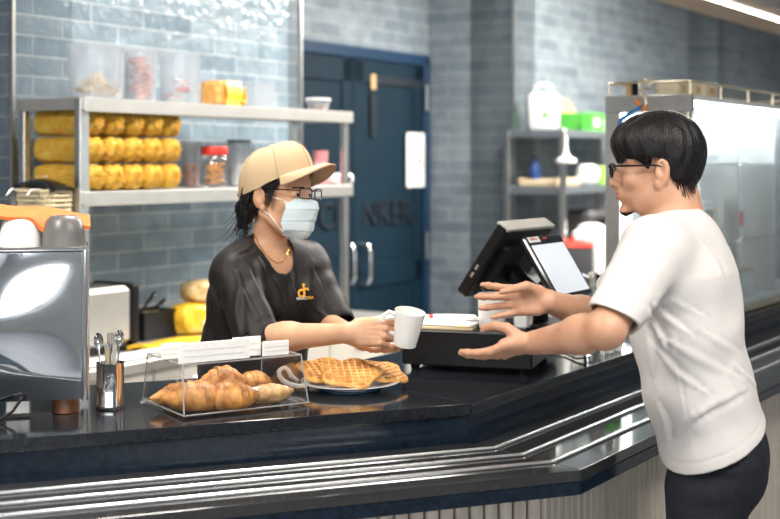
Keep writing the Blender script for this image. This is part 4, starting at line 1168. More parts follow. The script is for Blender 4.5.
# ------------------------------------------------------------------ waffles on a plate
pl = on_plane(350, 388, ZT + EPS)
t = thing('serving_plate', 'round white plate heaped with waffles near the counter edge', 'plate', pl + UP * 0)
pr = .128
MB().lathe([(.06, 0), (.062, .003), (pr * .7, .008), (pr, .018), (pr * 1.0, .0205), (pr * .68, .012), (.001, .008)], 48).build('plate_shell', 'white', t, smooth=True)
MB().lathe([(pr * .55, -.0), (pr * .62, 0.0), (pr * .62, .0015), (pr * .55, .0015)], 40, closed=True).build('foot_ring', 'blue', t, smooth=True)
def waffle(label, loc, R, rot, tilt, seed, bendz=.012):
    xd = Vector((math.cos(rot), math.sin(rot), 0)); zd = Vector(tilt)
    t = thing('waffle', label, 'waffle', loc, xd, 'waffles on the plate', z=zd)
    n = 66; b = MB(); top = {}; vs = []; fs = []
    def inside(x, y):
        a = math.atan2(y, x); lob = R * (.90 + .10 * math.cos(5 * a)); return math.hypot(x, y) / lob
    def hgt(x, y):
        q = inside(x, y); g = .0165; fx = (x / g) % 1; fy = (y / g) % 1
        cell = min(min(fx, 1 - fx), min(fy, 1 - fy)) * 2
        pit = min(1, max(0, (cell - .30) / .14)); e = math.sqrt(max(0, 1 - min(1, q) ** 8))
        return .0080 * e + .0015 - (.0085 * pit if q < .92 else 0) + bendz * (x * x - y * y) / (R * R)
    nr, na = 46, 130
    for j in range(nr + 1):
        for i in range(na):
            a = 2 * PI * i / na; rr = R * (.90 + .10 * math.cos(5 * a)) * j / nr; x, y = rr * math.cos(a), rr * math.sin(a); vs.append((x, y, hgt(x, y)))
    for j in range(nr):
        for i in range(na): fs.append((j * na + i, (j + 1) * na + i, (j + 1) * na + (i + 1) % na, j * na + (i + 1) % na))
    o = len(vs)
    for j in range(nr + 1):
        for i in range(na):
            x, y, z = vs[j * na + i]; vs.append((x, y, bendz * (x * x - y * y) / (R * R) - .0065 * math.sqrt(max(0, 1 - (j / nr) ** 8)) - .0005))
    for j in range(nr):
        for i in range(na): fs.append((o + j * na + (i + 1) % na, o + (j + 1) * na + (i + 1) % na, o + (j + 1) * na + i, o + j * na + i))
    for i in range(na): fs.append((nr * na + i, o + nr * na + i, o + nr * na + (i + 1) % na, nr * na + (i + 1) % na))
    b.add(vs, fs); b.build('waffle_body', 'waffle', t, smooth=50); return t
rw = .086
waffle('waffle leaning at the back left of the plate', pl + Vector((-.058, .025, .040)), rw, .4, (-.10, -.32, .94), 1, .004)
waffle('waffle at the back right, its edge overhanging the plate', pl + Vector((.068, .030, .038)), rw, 1.0, (.08, -.28, .95), 2, .005)
waffle('front waffle lying on top of the other two', pl + Vector((.002, -.050, .046)), rw, .15, (-.02, -.30, .95), 3, .003)
# white tongs lying by the plate
a0 = on_plane(284, 380, ZT + .03)
t = thing('serving_tongs', 'white plastic serving tongs with curled end resting on the plate', 'tongs', Vector((a0.x, a0.y, ZT + .020)))
q = lambda px, py, Y=a0.y: P(px, py, Y) - Vector((a0.x, a0.y, ZT + .020))
MB().tube([q(281, 369), q(279, 371), q(279.5, 376), q(283, 381), q(289, 384.5), q(297, 386, a0.y - .005), q(306, 386, a0.y - .01)], [.005, .0055, .006, .0065, .007, .006, .004], 8, flat=.6).build('curled_arm', 'white_pl', t, smooth=True)
MB().tube([q(281, 369), q(285, 367.5), q(288, 370), q(291, 376, a0.y + .01), q(298, 381, a0.y + .02)], [.005, .005, .005, .006, .005], 8, flat=.6).build('second_arm', 'white_pl', t, smooth=True)

# ------------------------------------------------------------------ cash drawer, papers, cups, till
dl = Vector(((402 - CX) / FPX * 3.62, 3.62, ZT + EPS)); dwid, ddep, dh0, dh1 = .365, .36, .016, .112
DX = Vector((.955, -.297, 0)).normalized(); DY = Vector((-DX.y, DX.x, 0))
drw = thing('cash_drawer', 'black metal cash drawer on the counter under the papers', 'cash drawer', dl, DX)   # x along N, y along D
MB().box((dwid / 2, ddep / 2, (dh0 + dh1) / 2), (dwid, ddep, dh1 - dh0), ch=.003).build('drawer_case', 'black', drw)
MB().box((dwid + .003, ddep / 2, (dh0 + dh1) / 2), (.006, ddep - .02, dh1 - dh0 - .014), ch=.001).build('drawer_front', 'dark', drw)
b = MB()
for x in (.03, dwid - .03):
    for y in (.03, ddep - .03): MB().lathe([(.012, 0), (.014, dh0 + .002)], 14, Matrix.Translation((x, y, 0))).build('foot', 'black', drw, smooth=True)
MB().lathe([(.007, 0), (.007, .004), (.001, .005)], 14, Matrix.Translation((dwid + .006, .2, .075)) @ Matrix.Rotation(PI / 2, 4, 'Y')).build('keyhole', 'chrome', drw, smooth=True)
ZD = ZT + EPS + dh1
def ond(x, y, z=.001): return dl + DX * x + DY * y + UP * (dh1 + z)
sheets = [('brown_envelope', 'thick manila envelope at the bottom of the papers on the drawer', 'envelope', .085, .10, .21, .15, .006, 'manila', .05),
          ('magazine', 'cream booklet on the manila envelope on the drawer', 'booklet', .095, .11, .20, .14, .005, 'paper', -.08),
          ('leaflet', 'white folded leaflet with a red edge on top of the papers', 'leaflet', .10, .15, .15, .10, .004, 'paper', .3),
          ('clipboard', 'thin dark clipboard at the back of the papers on the drawer', 'clipboard', .13, .23, .17, .10, .004, 'dark', .12)]
zc = .001
for nm, lab, cat, x, y, w, d, h, m, rot in sheets:
    z_ = zc if nm != 'clipboard' else .001
    t = thing(nm, lab, cat, ond(x, y, z_), Matrix.Rotation(rot, 3, 'Z') @ DX)
    MB().grid(lambda u, v: ((u - .5) * w, (v - .5) * d, h + .0022 * math.sin(PI * u) * v), 8, 4, h).build('sheets', m, t)
    if nm == 'leaflet': MB().box((-w / 2 + .02, 0, h + .002), (.012, d * .8, .002)).build('red_edge', 'red', t)
    if nm == 'brown_envelope': MB().box((w / 2 - .03, -d / 2 + .012, h + .0022), (.035, .018, .0016)).build('yellow_tab', 'yellow', t)
    if nm == 'clipboard': MB().box((0, 0, h + .003), (w * .9, d * .9, .002)).build('white_page', 'paper', t)
    if nm != 'clipboard': zc += h + .0030
# white cups on the drawer
def stand_cup(name, label, px, y, r, h, cat, mts='white'):
    base = dl + DY * y; p, _ = hit(px, base, DX); x = (p - base).dot(DX)
    t = thing(name, label, cat, ond(x, y)); return t
t = stand_cup('paper_roll', 'wide white cylinder standing on the drawer behind the upper hand', 492, .10, .037, .1, 'cup')
MB().lathe([(.035, 0), (.0365, .003), (.0405, .095), (.0405, .098), (.038, .098), (.034, .006), (.001, .005)], 40).build('cup_shell', 'white', t, smooth=True)
t = stand_cup('card_terminal', 'small white card reader box standing right of the white cylinder', 521, .10, .02, .06, 'card reader')
MB().box((0, 0, .038), (.040, .036, .076), ch=.007).build('reader_body', 'white_pl', t, smooth=30); MB().box((.026, .006, .036), (.012, .034, .068), ch=.003).build('grey_back', 'steel_soft', t)
b = MB(); 
for k in range(5): b.box((-.023, -.014 + .004 * (k % 2), .018 + .011 * k), (.003, .006, .006))
b.build('keys', 'black', t)
# till: two screens on one stand
wd = -N * .135 + UP * -.197; wd_h = wd.length; vdir = -wd.normalized()      # up along the operator screen
A0 = P(498, 222, 3.6)                       # near top corner of operator screen
till = thing('pos_terminal', 'black point of sale terminal with two tilted screens', 'till', ond(.215, .20, .001), D)
def slab(name, corner_top, xdir, up, w, h, th, m, parent, nrm_sign=1, ch=.006):
    """slab whose near top corner is given; x along xdir, hangs down along -up"""
    xd = Vector(xdir).normalized(); u = Vector(up).normalized(); n = xd.cross(u) * nrm_sign
    Mx = Matrix((xd, u, n)).transposed().to_4x4(); Mx.translation = corner_top
    return Mx
Mop = slab('', A0, D, vdir, .30, wd_h, .04, '', None)      # n = D x up
b = MB(); b.box((.15, -wd_h / 2, .018), (.30, wd_h, .036), Mop, ch=.005); b.build('operator_screen', ['black'], till, world=True)
nrm = (Mop.to_3x3() @ Vector((0, 0, 1)))
sgn = 1 if nrm.dot(N) > 0 else -1            # +n should look to the customer side
b = MB(); b.box((.15, -.004, .018 + 0.0), (.296, .010, .044), Mop, ch=.003); b.build('silver_top', 'steel_soft', till, world=True)
b = MB(); b.box((.15, -wd_h * .55, .018 + sgn * .030), (.22, wd_h * .62, .034), Mop, ch=.01)
for k in range(7): b.box((.06 + k * .012, -wd_h * .32, .018 + sgn * .0475), (.005, .05, .003), Mop)
b.build('rear_housing', 'black', till, world=True)
b = MB(); b.box((.15, -wd_h / 2, .018 - sgn * .019), (.275, wd_h - .03, .003), Mop); b.build('display', 'black_gloss', till, world=True)
b = MB()
for k in range(2): b.box((-.001, -wd_h * (.60 + .11 * k), .018), (.004, .016, .008), Mop)
b.build('side_ports', 'chrome', till, world=True)
T0 = P(523, 237, 3.60); td = N * .107 - UP * .168; tup = -td.normalized(); tl = td.length
Mtb = slab('', T0, D, tup, .24, tl, .02, '', None); n2 = Mtb.to_3x3() @ Vector((0, 0, 1)); s2 = 1 if n2.dot(N) > 0 else -1
tw = .235
cs = MB(); cs.box((tw / 2, -tl / 2, -s2 * .010), (tw, tl, .020), Mtb, ch=.005); cs.build('customer_screen', 'black_gloss', till, world=True)
cs = MB(); cs.box((tw / 2 + .002, -tl / 2 - .008, s2 * .0010), (tw - .034, tl - .044, .002), Mtb); cs.build('lit_display', 'screen', till, world=True)
cs = MB(); cs.box((.052, -.0125, s2 * .0012), (.065, .017, .002), Mtb); cs.build('white_sticker', 'paper', till, world=True)
cs = MB(); cs.box((.050, -.0125, s2 * .0026), (.045, .003, .0006), Mtb); cs.box((.045, -.008, s2 * .0026), (.03, .002, .0006), Mtb); cs.box((.12, -.0115, s2 * .0012), (.022, .004, .002), Mtb); cs.build('sticker_print', 'red', till, world=True)
mid = dl + N * .27 + D * .22 + UP * dh1
b = MB()
midop = Mop @ Vector((.15, -wd_h * .6, .018 + sgn * .04)); midtb = Mtb @ Vector((tw / 2, -tl * .6, -s2 * .02))
foot = Vector((midop.x * .5 + midtb.x * .5, midop.y * .5 + midtb.y * .5, ZD + .001))
b.box((0, 0, .008), (.19, .19, .014), frame(foot, D), ch=.004)
b.tube([foot + UP * .01, foot + UP * .08, foot * .4 + midop * .6 + UP * .03, midop], [.042, .036, .030, .03], 14, flat=.8)
b.tube([foot + UP * .02, foot + UP * .08 + N * .01, midtb], [.035, .03, .022], 12)
b.build('stand', 'black', till, smooth=True, world=True)
# little tins at the edge beside the near elbow
for k, (px, lab) in enumerate(((609, 'left one of two small green and white tins at the counter edge'), (617, 'right one of two small green and white tins at the counter edge'))):
    cp, _ = hit(px, C0 - N * .05, D)
    t = thing('mint_tin', lab, 'tin', Vector((cp.x, cp.y, ZT + EPS)), D, 'small tins on the counter edge')
    MB().lathe([(.014, 0), (.0145, .003), (.0145, .066), (.012, .07), (.001, .07)], 18).build('tin_body', 'white_pl', t, smooth=True)
    MB().lathe([(.0147, .018), (.0151, .02), (.0151, .045), (.0147, .047)], 18).build('green_band', 'green', t, smooth=True)
    MB().lathe([(.0125, .069), (.0125, .078), (.001, .079)], 14).build('lid', 'black', t, smooth=True)
cp, _ = hit(588, C0 - N * .035, D)
t = tag(MB().tube([Vector((cp.x, cp.y, ZT + .012)), Vector((cp.x - .03, cp.y + .02, ZT + .006)), Vector((cp.x - .05, cp.y + .12, ZT + .006)), Vector((cp.x - .1, cp.y + .2, ZT + .006))], .003, 6).build('cable', 'black', None, smooth=True), 'thin black cable lying on the right counter behind the arm', 'cable')
MB().lathe([(.013, .0015), (.013, .018), (.004, .022), (.001, .022)], 16, Matrix.Translation((cp.x, cp.y, ZT))).build('knob', 'chrome', t, smooth=True)

# cafe chairs and a table on the customer side (mirrored in the polished machine)
def chair(label, loc, ang_, first=None):
    xd = (math.cos(ang_), math.sin(ang_), 0)
    if first: return dup(first, label, loc, xd)
    t = thing('cafe_chair', label, 'chair', loc, xd, 'dark shell chairs on the customer side')
    MB().grid(lambda u, v: ((u - .5) * .44, (v - .5) * .42, .45 + .03 * (2 * u - 1) ** 2), 10, 10, .012).build('seat', 'navy', t, smooth=True)
    MB().grid(lambda u, v: ((u - .5) * .44, .21 + .04 * (1 - (2 * u - 1) ** 2) + .06 * v, .50 + .34 * v), 10, 10, .012).build('backrest', 'navy', t, smooth=True)
    for x in (-.18, .18):
        for y in (-.17, .17): MB().tube([(x * .8, y * .8, .448), (x * 1.1, y * 1.1, 0)], [.016, .010], 10).build('leg', 'slat', t, smooth=True)
    return t
c1 = chair('dark blue shell chair with wooden legs facing the left counter end', (-1.05, 1.35, 0), 2.9)
chair('dark blue shell chair turned sideways, right of the other chairs', (-.35, 1.0, 0), 1.2, c1)
chair('dark blue shell chair beyond the round white table', (-1.75, .35, 0), .4, c1)
t = thing('cafe_table', 'round white cafe table among the dark chairs', 'table', (-1.0, .45, 0))
MB().lathe([(.33, .72), (.35, .73), (.35, .745), (.33, .75), (.001, .75)], 40).build('tabletop', 'white_pl', t, smooth=True)
MB().lathe([(.03, .02), (.03, .719)], 16).build('pedestal', 'black', t, smooth=True); MB().lathe([(.22, 0), (.22, .012), (.03, .03), (.001, .03)], 32).build('table_base', 'black', t, smooth=True)
# ================================================================== PEOPLE
def skin_mat(name, c, dark):
    m, nt, b = new_mat(name)
    tc = nt.nodes.new('ShaderNodeTexCoord'); n = nt.nodes.new('ShaderNodeTexNoise'); n.inputs['Scale'].default_value = 14; n.inputs['Detail'].default_value = 5
    r = nt.nodes.new('ShaderNodeValToRGB'); r.color_ramp.elements[0].color = (*dark, 1); r.color_ramp.elements[1].color = (*c, 1)
    r.color_ramp.elements[0].position = .25; r.color_ramp.elements[1].position = .65
    nt.links.new(tc.outputs['Object'], n.inputs['Vector']); nt.links.new(n.outputs['Fac'], r.inputs['Fac']); nt.links.new(r.outputs[0], b.inputs['Base Color'])
    n2 = nt.nodes.new('ShaderNodeTexNoise'); n2.inputs['Scale'].default_value = 260; nt.links.new(tc.outputs['Object'], n2.inputs['Vector'])
    bp = nt.nodes.new('ShaderNodeBump'); bp.inputs['Strength'].default_value = .12; bp.inputs['Distance'].default_value = .002
    nt.links.new(n2.outputs['Fac'], bp.inputs['Height']); nt.links.new(bp.outputs[0], b.inputs['Normal'])
    b.inputs['Roughness'].default_value = .48
    b.inputs['Subsurface Weight'].default_value = .25; b.inputs['Subsurface Radius'].default_value = (1, .35, .18); b.inputs['Subsurface Scale'].default_value = .008
    return m
MT['skin_w'] = skin_mat('skin_tan', (.60, .345, .21), (.51, .27, .155))
MT['skin_m'] = skin_mat('skin_light', (.62, .345, .22), (.52, .265, .155))
MT['lip'] = mat('lip', (.50, .16, .13), .4)
MT['hair'] = mat('black_hair', (.007, .006, .006), .42, 0, .3, 30, bump=.3, bscale=8, stretch=(30, 30, 6), spec=.28)
MT['brow'] = mat('brow', (.035, .022, .018), .7)
MT['eye'] = mat('eye_white', (.75, .70, .66), .15)
MT['iris'] = mat('iris', (.02, .012, .008), .1)
MT['nail'] = mat('nail', (.78, .50, .40), .25)
def cloth_mat(name, col, rough, sc, st, bsc=14, bst=.3):
    m, nt, b = new_mat(name)
    b.inputs['Base Color'].default_value = (*col, 1); b.inputs['Roughness'].default_value = rough
    b.inputs['Specular IOR Level'].default_value = .18
    tc = nt.nodes.new('ShaderNodeTexCoord')
    n = nt.nodes.new('ShaderNodeTexNoise'); n.inputs['Scale'].default_value = bsc; n.inputs['Detail'].default_value = 3; n.inputs['Distortion'].default_value = .6
    n2 = nt.nodes.new('ShaderNodeTexNoise'); n2.inputs['Scale'].default_value = sc
    nt.links.new(tc.outputs['Object'], n.inputs['Vector']); nt.links.new(tc.outputs['Object'], n2.inputs['Vector'])
    b1 = nt.nodes.new('ShaderNodeBump'); b1.inputs['Strength'].default_value = bst; b1.inputs['Distance'].default_value = .02
    b2 = nt.nodes.new('ShaderNodeBump'); b2.inputs['Strength'].default_value = st; b2.inputs['Distance'].default_value = .001
    nt.links.new(n.outputs['Fac'], b1.inputs['Height']); nt.links.new(n2.outputs['Fac'], b2.inputs['Height']); nt.links.new(b1.outputs[0], b2.inputs['Normal']); nt.links.new(b2.outputs[0], b.inputs['Normal'])
    return m
MT['tee_white'] = cloth_mat('white_cotton', (.70, .665, .64), .85, 500, .3, 7, .25)
MT['tee_black'] = cloth_mat('black_polyester', (.017, .015, .014), .52, 600, .3, 8, .35)
MT['navy_trouser'] = cloth_mat('black_twill', (.016, .018, .024), .75, 500, .4, 12, .4)
MT['cap_tan'] = cloth_mat('tan_cotton', (.50, .365, .225), .8, 700, .4, 12, .08)
MT['mask'] = cloth_mat('mask_cloth', (.58, .68, .71), .8, 600, .2, 12, .05)
MT['shoe'] = mat('shoe_white', (.6, .6, .6), .5)
MT['lens'] = clear_mat('spectacle_lens', (.97, .98, 1), refl=.05)
MT['gold'] = mat('gold_chain', (.75, .50, .12), .25, 1)
MT['logo'] = mat('logo_orange', (.85, .40, .04), .6)

def basis(f, up=(0, 0, 1)):
    """rows: forward, left, up"""
    f = Vector(f).normalized(); u = Vector(up); l = u.cross(f).normalized(); u = f.cross(l).normalized()
    return f, l, u
class Head:
    def __init__(s, c, f, pitch=0.0, roll=0.0, k=1.0):
        f, l, u = basis(f)
        R = Matrix.Rotation(pitch, 3, l)        # positive pitch: nod down
        f, u = R @ f, R @ u
        R = Matrix.Rotation(roll, 3, f); l, u = R @ l, R @ u
        s.c = Vector(c); s.f, s.l, s.u, s.k = f, l, u, k
        s.R = [tuple(f), tuple(l), tuple(u)]
    def p(s, x, y, z): return s.c + (s.f * x + s.l * y + s.u * z) * s.k
    def ell(s, c, r, rot=None):
        return s_ell(s.p(*c), [q * s.k for q in r], s.R)
    def cap(s, a, b, ra, rb=None): return s_cap(s.p(*a), s.p(*b), ra * s.k, (ra if rb is None else rb) * s.k)
    def mat(s):
        m = Matrix((s.f, s.l, s.u)).transposed().to_4x4(); m.translation = s.c
        return m @ Matrix.Scale(s.k, 4)
def add_head(S, H, smile=0):
    S.u(H.ell((-.018, 0, .040), (.094, .074, .088)), .0)
    S.u(H.ell((.030, 0, .045), (.062, .064, .066)), .02)          # forehead
    S.u(H.ell((.030, 0, -.020), (.058, .058, .062)), .02)         # mid face
    S.u(H.ell((.034, 0, -.062), (.050, .047, .040)), .02)         # jaw
    for s in (-1, 1):
        S.u(H.cap((-.012, s * .056, -.045), (.040, s * .032, -.088), .013, .012), .02)   # jaw line
        S.u(H.ell((.060, s * .036, -.022), (.022, .020, .018)), .015)  # cheek
        S.u(H.cap((.080, s * .012, .026), (.068, s * .048, .024), .0075, .006), .010)  # brow ridge
    S.u(H.ell((.078, 0, -.094), (.016, .018, .015)), .014)          # chin
    for s in (-1, 1):
        S.sub(H.ell((.090, s * .031, .010), (.016, .018, .011)), .012)    # sockets
        S.u(H.ell((.070, s * .031, .009), (.0145, .0155, .0125)), .003)   # lids
        S.sub(H.ell((.0845, s * .031, .007), (.006, .0125, .0040)), .0015)  # opening
    S.u(H.cap((.084, 0, .014), (.106, 0, -.024), .0065, .0095), .008)     # nose
    S.u(H.ell((.106, 0, -.030), (.010, .010, .009)), .005)
    S.u(H.cap((.086, 0, .004), (.094, 0, -.034), .010, .013), .006)
    for s in (-1, 1):
        S.u(H.ell((.095, s * .0125, -.032), (.0095, .0070, .0075)), .004)
        S.sub(H.ell((.1035, s * .006, -.0385), (.004, .003, .003)), .002)
    S.u(H.ell((.082, 0, -.056), (.016, .027, .018)), .012)                 # mouth mound
    S.u(H.cap((.0965, 0, -.0535), (.086, .021, -.0545 + smile), .0042, .0028), .003); S.u(H.cap((.0965, 0, -.0535), (.086, -.021, -.0545 + smile), .0042, .0028), .003)
    S.u(H.cap((.0955, 0, -.0640), (.086, .017, -.061 + smile), .0048, .003), .003); S.u(H.cap((.0955, 0, -.0640), (.086, -.017, -.061 + smile), .0048, .003), .003)
    S.sub(H.cap((.100, 0, -.0585), (.088, .019, -.058 + smile), .0016, .001), .001); S.sub(H.cap((.100, 0, -.0585), (.088, -.019, -.058 + smile), .0016, .001), .001)
    for s in (-1, 1):                                                       # ears
        S.u(s_ell(H.p(-.012, s * .078, -.002), (.0175, .0075, .031), [tuple((H.f + H.l * s * -.35).normalized()), tuple((H.l + H.f * s * .35).normalized()), tuple(H.u)]), .004)
        S.u(H.ell((-.002, s * .075, -.031), (.009, .006, .010)), .004)
        S.sub(H.ell((-.008, s * .088, .004), (.0095, .0115, .018)), .002)
        S.u(H.cap((.002, s * .078, -.004), (.003, s * .077, -.013), .0035, .003), .003)
        S.u(H.cap((-.014, s * .0795, .012), (-.015, s * .079, -.014), .0022, .002), .003)
def add_eyes(H, par):
    for s in (-1, 1):
        b = MB(); Mx = H.mat() @ Matrix.Translation((.0705, s * .031, .008))
        prof = [(.0001, -.0125)] + [(.0125 * math.sin(a), -.0125 * math.cos(a)) for a in [PI * k / 12 for k in range(1, 12)]] + [(.0001, .0125)]
        b.lathe(prof, 20, Mx @ Matrix.Rotation(PI / 2, 4, 'Y'))
        b.lathe([(.0062, 0), (.005, .0009), (.001, .0012)], 18, Mx @ Matrix.Translation((.0118, 0, 0)) @ Matrix.Rotation(PI / 2, 4, 'Y'), 1)
        b.build('eye', ['eye', 'iris'], par, smooth=True, world=True)

def add_hand(S, W, X, Nn, right, curls, splay=(.10, .03, -.04, -.12), k=1.0, thumb=None, palm_curl=0.0, lens=(.072, .080, .074, .058)):
    """W wrist; X fingers; Nn palm side; curls: per finger list of 3 bend angles towards the palm; thumb: list of points in (x,n,t) palm units"""
    X = Vector(X).normalized(); Nn = Vector(Nn); Nn = (Nn - X * Nn.dot(X)).normalized()
    T = X.cross(Nn) if right else Nn.cross(X)
    W = Vector(W)
    q = lambda x, n, t: W + (X * x + Nn * n + T * t) * k
    S.u(s_ecap(q(-.01, 0, 0), q(.035, .0, 0), T, (.026 * k, .019 * k), (.034 * k, .016 * k)), .012)
    S.u(s_ecap(q(.025, -.0, .003), q(.075, -.001, .002), T, (.034 * k, .0145 * k), (.037 * k, .0115 * k)), .010)
    S.u(s_cap(q(.02, .007, .020), q(.055, .007, .026), .015 * k, .012 * k), .012)   # thenar
    S.u(s_cap(q(.02, .006, -.024), q(.06, .004, -.026), .012 * k, .010 * k), .012)
    tips = []
    for i in range(4):
        t0 = (.029, .0095, -.0105, -.0290)[i]; x0 = (.088, .092, .088, .078)[i]
        L = lens[i]; r = (.0088, .0092, .0087, .0076)[i] * k
        p = q(x0 - .016, -.001, t0 * .95); d = (X + T * splay[i]).normalized(); nn = Nn
        S.u(s_cap(p, p + d * .016 * k, r * 1.12, r * 1.05), .006)
        p = p + d * .016 * k
        S.u(s_cap(p - Nn * .004 * k, p - Nn * .004 * k + d * .002, r * .95), .005)   # knuckle
        ang_ = 0
        for j, (fr, ra, rb_) in enumerate(((.46, 1.05, .98), (.30, .98, .90), (.24, .90, .74))):
            a = curls[i][j]; ax = d.cross(nn).normalized()
            Rm = Matrix.Rotation(a, 3, ax); d = (Rm @ d).normalized(); nn = (Rm @ nn).normalized()
            e = p + d * L * fr * k
            S.u(s_cap(p, e, r * ra, r * rb_), .0022); 
            S.u(s_cap(p, p + d * .001, r * 1.06), .002)
            p = e
        tips.append((p, d, nn, r))
    th = thumb or [(.018, .006, .026), (.050, .012, .048), (.078, .012, .062), (.100, .010, .070)]
    rr = [.0145, .0118, .0100, .0078]
    for j in range(3):
        S.u(s_cap(q(*th[j]), q(*th[j + 1]), rr[j] * k, rr[j + 1] * k), .008 if j == 0 else .003)
    a, b_ = q(*th[2]), q(*th[3]); tips.append((b_, (b_ - a).normalized(), (Nn - (b_ - a).normalized() * Nn.dot((b_ - a).normalized())).normalized(), .0088 * k))
    return tips
def nails(tips, par, flip=None):
    for p, d, nn, r in tips:
        o = nn * -1
        s = d.cross(o).normalized()
        b = MB()
        def f(u, v):
            a = (u - .5) * 1.9; return p + d * (-.004 + .0105 * v) + (s * math.sin(a) + o * math.cos(a)) * r * (.93 - .15 * v)
        b.grid(f, 8, 5, .0009); b.build('fingernail', 'nail', par, smooth=True, world=True)

# ------------------------------------------------------------------ the worker
wf, wl, wu = basis((.76, -.65, 0))
W_head = Head(P(278.5, 197, 3.62), (.88, -.47, 0), pitch=.02, roll=-.04, k=1.0)
Wsc = P(268, 264, 3.66)                                    # between the shoulders
WSr = P(230, 273, 3.50); WSl = P(306, 264, 3.80)
WEr = P(258, 339, 3.40); WWr = P(350, 333, 3.235)
WEl = P(325, 322, 3.70); WWl = P(364, 342, 3.37)
wneck0 = P(268, 258, 3.67); wneck1 = P(272, 214, 3.65)
whip = P(252, 400, 3.72)
base = Vector((whip.x, whip.y, 0))
woman = thing('person', 'person in black t-shirt, tan cap, glasses and face mask handing over a cup', 'person', base)
B = SDF(); add_head(B, W_head)
B.u(s_cap(wneck0, wneck1, .052, .047), .025)
B.u(s_ecap(P(267, 275, 3.67), P(258, 345, 3.69), wl, (.15, .095), (.13, .09)), .03)
B.u(s_ecap(P(258, 345, 3.69), P(250, 410, 3.72), wl, (.13, .09), (.15, .10)), .03)
B.u(s_cap(WSr, WEr, .042, .036), .03); B.u(s_cap(WSl, WEl, .042, .034), .03)
B.u(s_cap(WEr, WEr.lerp(WWr, .35), .037, .0365), .02); B.u(s_cap(WEr.lerp(WWr, .3), WWr, .0365, .0235), .02)
B.u(s_cap(WEl, WWl, .034, .0225), .02)
B.u(s_cap(P(246, 262, 3.63), P(290, 262, 3.70), .045), .03)
for s in (-1, 1):
    hp_ = Vector((whip.x, whip.y, .86)) + wl * s * .085; kn = Vector((whip.x, whip.y, .46)) + wl * s * .09 + wf * .03; an = Vector((whip.x, whip.y, .08)) + wl * s * .09
    B.u(s_cap(hp_, kn, .075, .052), .03); B.u(s_cap(kn, an, .050, .036), .02)
    B.u(s_cap(an + UP * -.02, an + UP * -.045 + wf * .14, .035, .028), .02)
xr = (WWr - WEr).normalized()
# right hand: back to the camera, fingers closing round the cup handle
cupc = P(404.5, 345.5, 3.235); cupt = P(410, 313.5, 3.220)
Xr = Vector((.97, -.02, .02))
fc = [(.50, .95, .65), (.62, 1.05, .70), (.70, 1.10, .70), (.75, 1.1, .7)]
tipsR = add_hand(B, WWr + Vector((.002, 0, 0)), Xr, (-.15, 1, -.32), True, fc, (.02, -.02, -.05, -.10), .93, thumb=[(.018, .008, .026), (.050, .014, .034), (.078, .022, .034), (.103, .030, .030)], lens=(.068, .074, .068, .054))
Xl = (P(402, 354.5, 3.235) - WWl).normalized()
tipsL = add_hand(B, WWl + Xl * .0, Xl, (.10, -.25, 1), False, [(.1, .25, .2), (.08, .22, .2), (.05, .2, .15), (.05, .2, .15)], (.08, .02, -.04, -.10), .90, thumb=[(.018, .006, .026), (.045, .012, .044), (.068, .020, .056), (.088, .026, .060)])
# tendons on the back of the hand and forearm
for t_ in (-.018, -.004, .010, .024):
    T_ = Xr.cross(Vector((-.15, 1, -.32))).normalized(); bk = Vector((.15, -1, .32)).normalized()
    B.ridge(WWr + Xr * .02 + T_ * t_ * .6 + bk * .014, WWr + Xr * .075 + T_ * t_ + bk * .012, .004, .0016)
for a, c in (((240, 262), (262, 252)),): B.ridge(P(*a, 3.6), P(*c, 3.6), .01, .002)
def wmat(c):
    q = (c - np.array(W_head.c)) @ np.array(W_head.R).T
    br = (q[:, 0] > .062) & (q[:, 0] < .12) & (np.abs(np.abs(q[:, 1]) - .031) < .019) & (np.abs(q[:, 2] - .0275 + .10 * np.maximum(0, np.abs(q[:, 1]) - .035)) < .0030)
    return np.where(br, 1, 0)
body = sdf_obj('body', B, (-.80, 3.05, -.02), (.22, 4.05, 1.72), .0028, ['skin_w', 'brow'], woman, relax=1, matfn=wmat)
add_eyes(W_head, woman)
nails(tipsR, woman); nails(tipsL[:1], woman)
BW = B
# black t-shirt
S = SDF()
S.u(s_ecap(P(266, 268, 3.66), P(263, 300, 3.66), wl, (.165, .095), (.172, .118)), .0)
S.u(s_ecap(P(263, 300, 3.66), P(254, 350, 3.68), wl, (.172, .118), (.168, .122)), .03)
S.u(s_ecap(P(254, 350, 3.68), P(250, 400, 3.70), wl, (.168, .122), (.175, .13)), .03)
S.u(s_cap(P(231, 273, 3.52), P(260, 255, 3.64), .050, .040), .05); S.u(s_cap(P(305, 263, 3.79), P(280, 252, 3.70), .052, .045), .05)
S.u(s_cap(WSr + Vector((.01, .01, -.006)), WSr.lerp(WEr, 1.08), .053, .064), .05)
S.u(s_cap(WSl, P(334, 322, 3.68), .060, .060), .05)
# folds
fw = []
def fo(lst, pts, w, amp): lst.append((pts, w, amp)); lst.append(([(x + w * 620, y + w * 150) for x, y in pts], w, -amp * .7))
fo(fw, [(232, 262), (246, 295), (262, 330)], .008, .006); fo(fw, [(244, 262), (262, 300), (280, 335)], .008, .006); fo(fw, [(240, 275), (236, 310), (240, 345)], .009, .005)
fo(fw, [(216, 282), (222, 315), (230, 350)], .008, .006); fo(fw, [(208, 300), (207, 330), (212, 360)], .008, .005); fo(fw, [(258, 258), (276, 290), (288, 330)], .007, .005)
fo(fw, [(290, 268), (294, 305), (300, 345)], .008, .005); fo(fw, [(312, 268), (322, 290), (334, 312)], .007, .006); fo(fw, [(306, 285), (314, 305), (330, 320)], .007, .006)
fo(fw, [(276, 290), (280, 320), (290, 350)], .009, .004); fo(fw, [(234, 254), (246, 250), (252, 244)], .006, .004); fo(fw, [(236, 348), (252, 346), (272, 336)], .005, .003)
S.folds(fw)
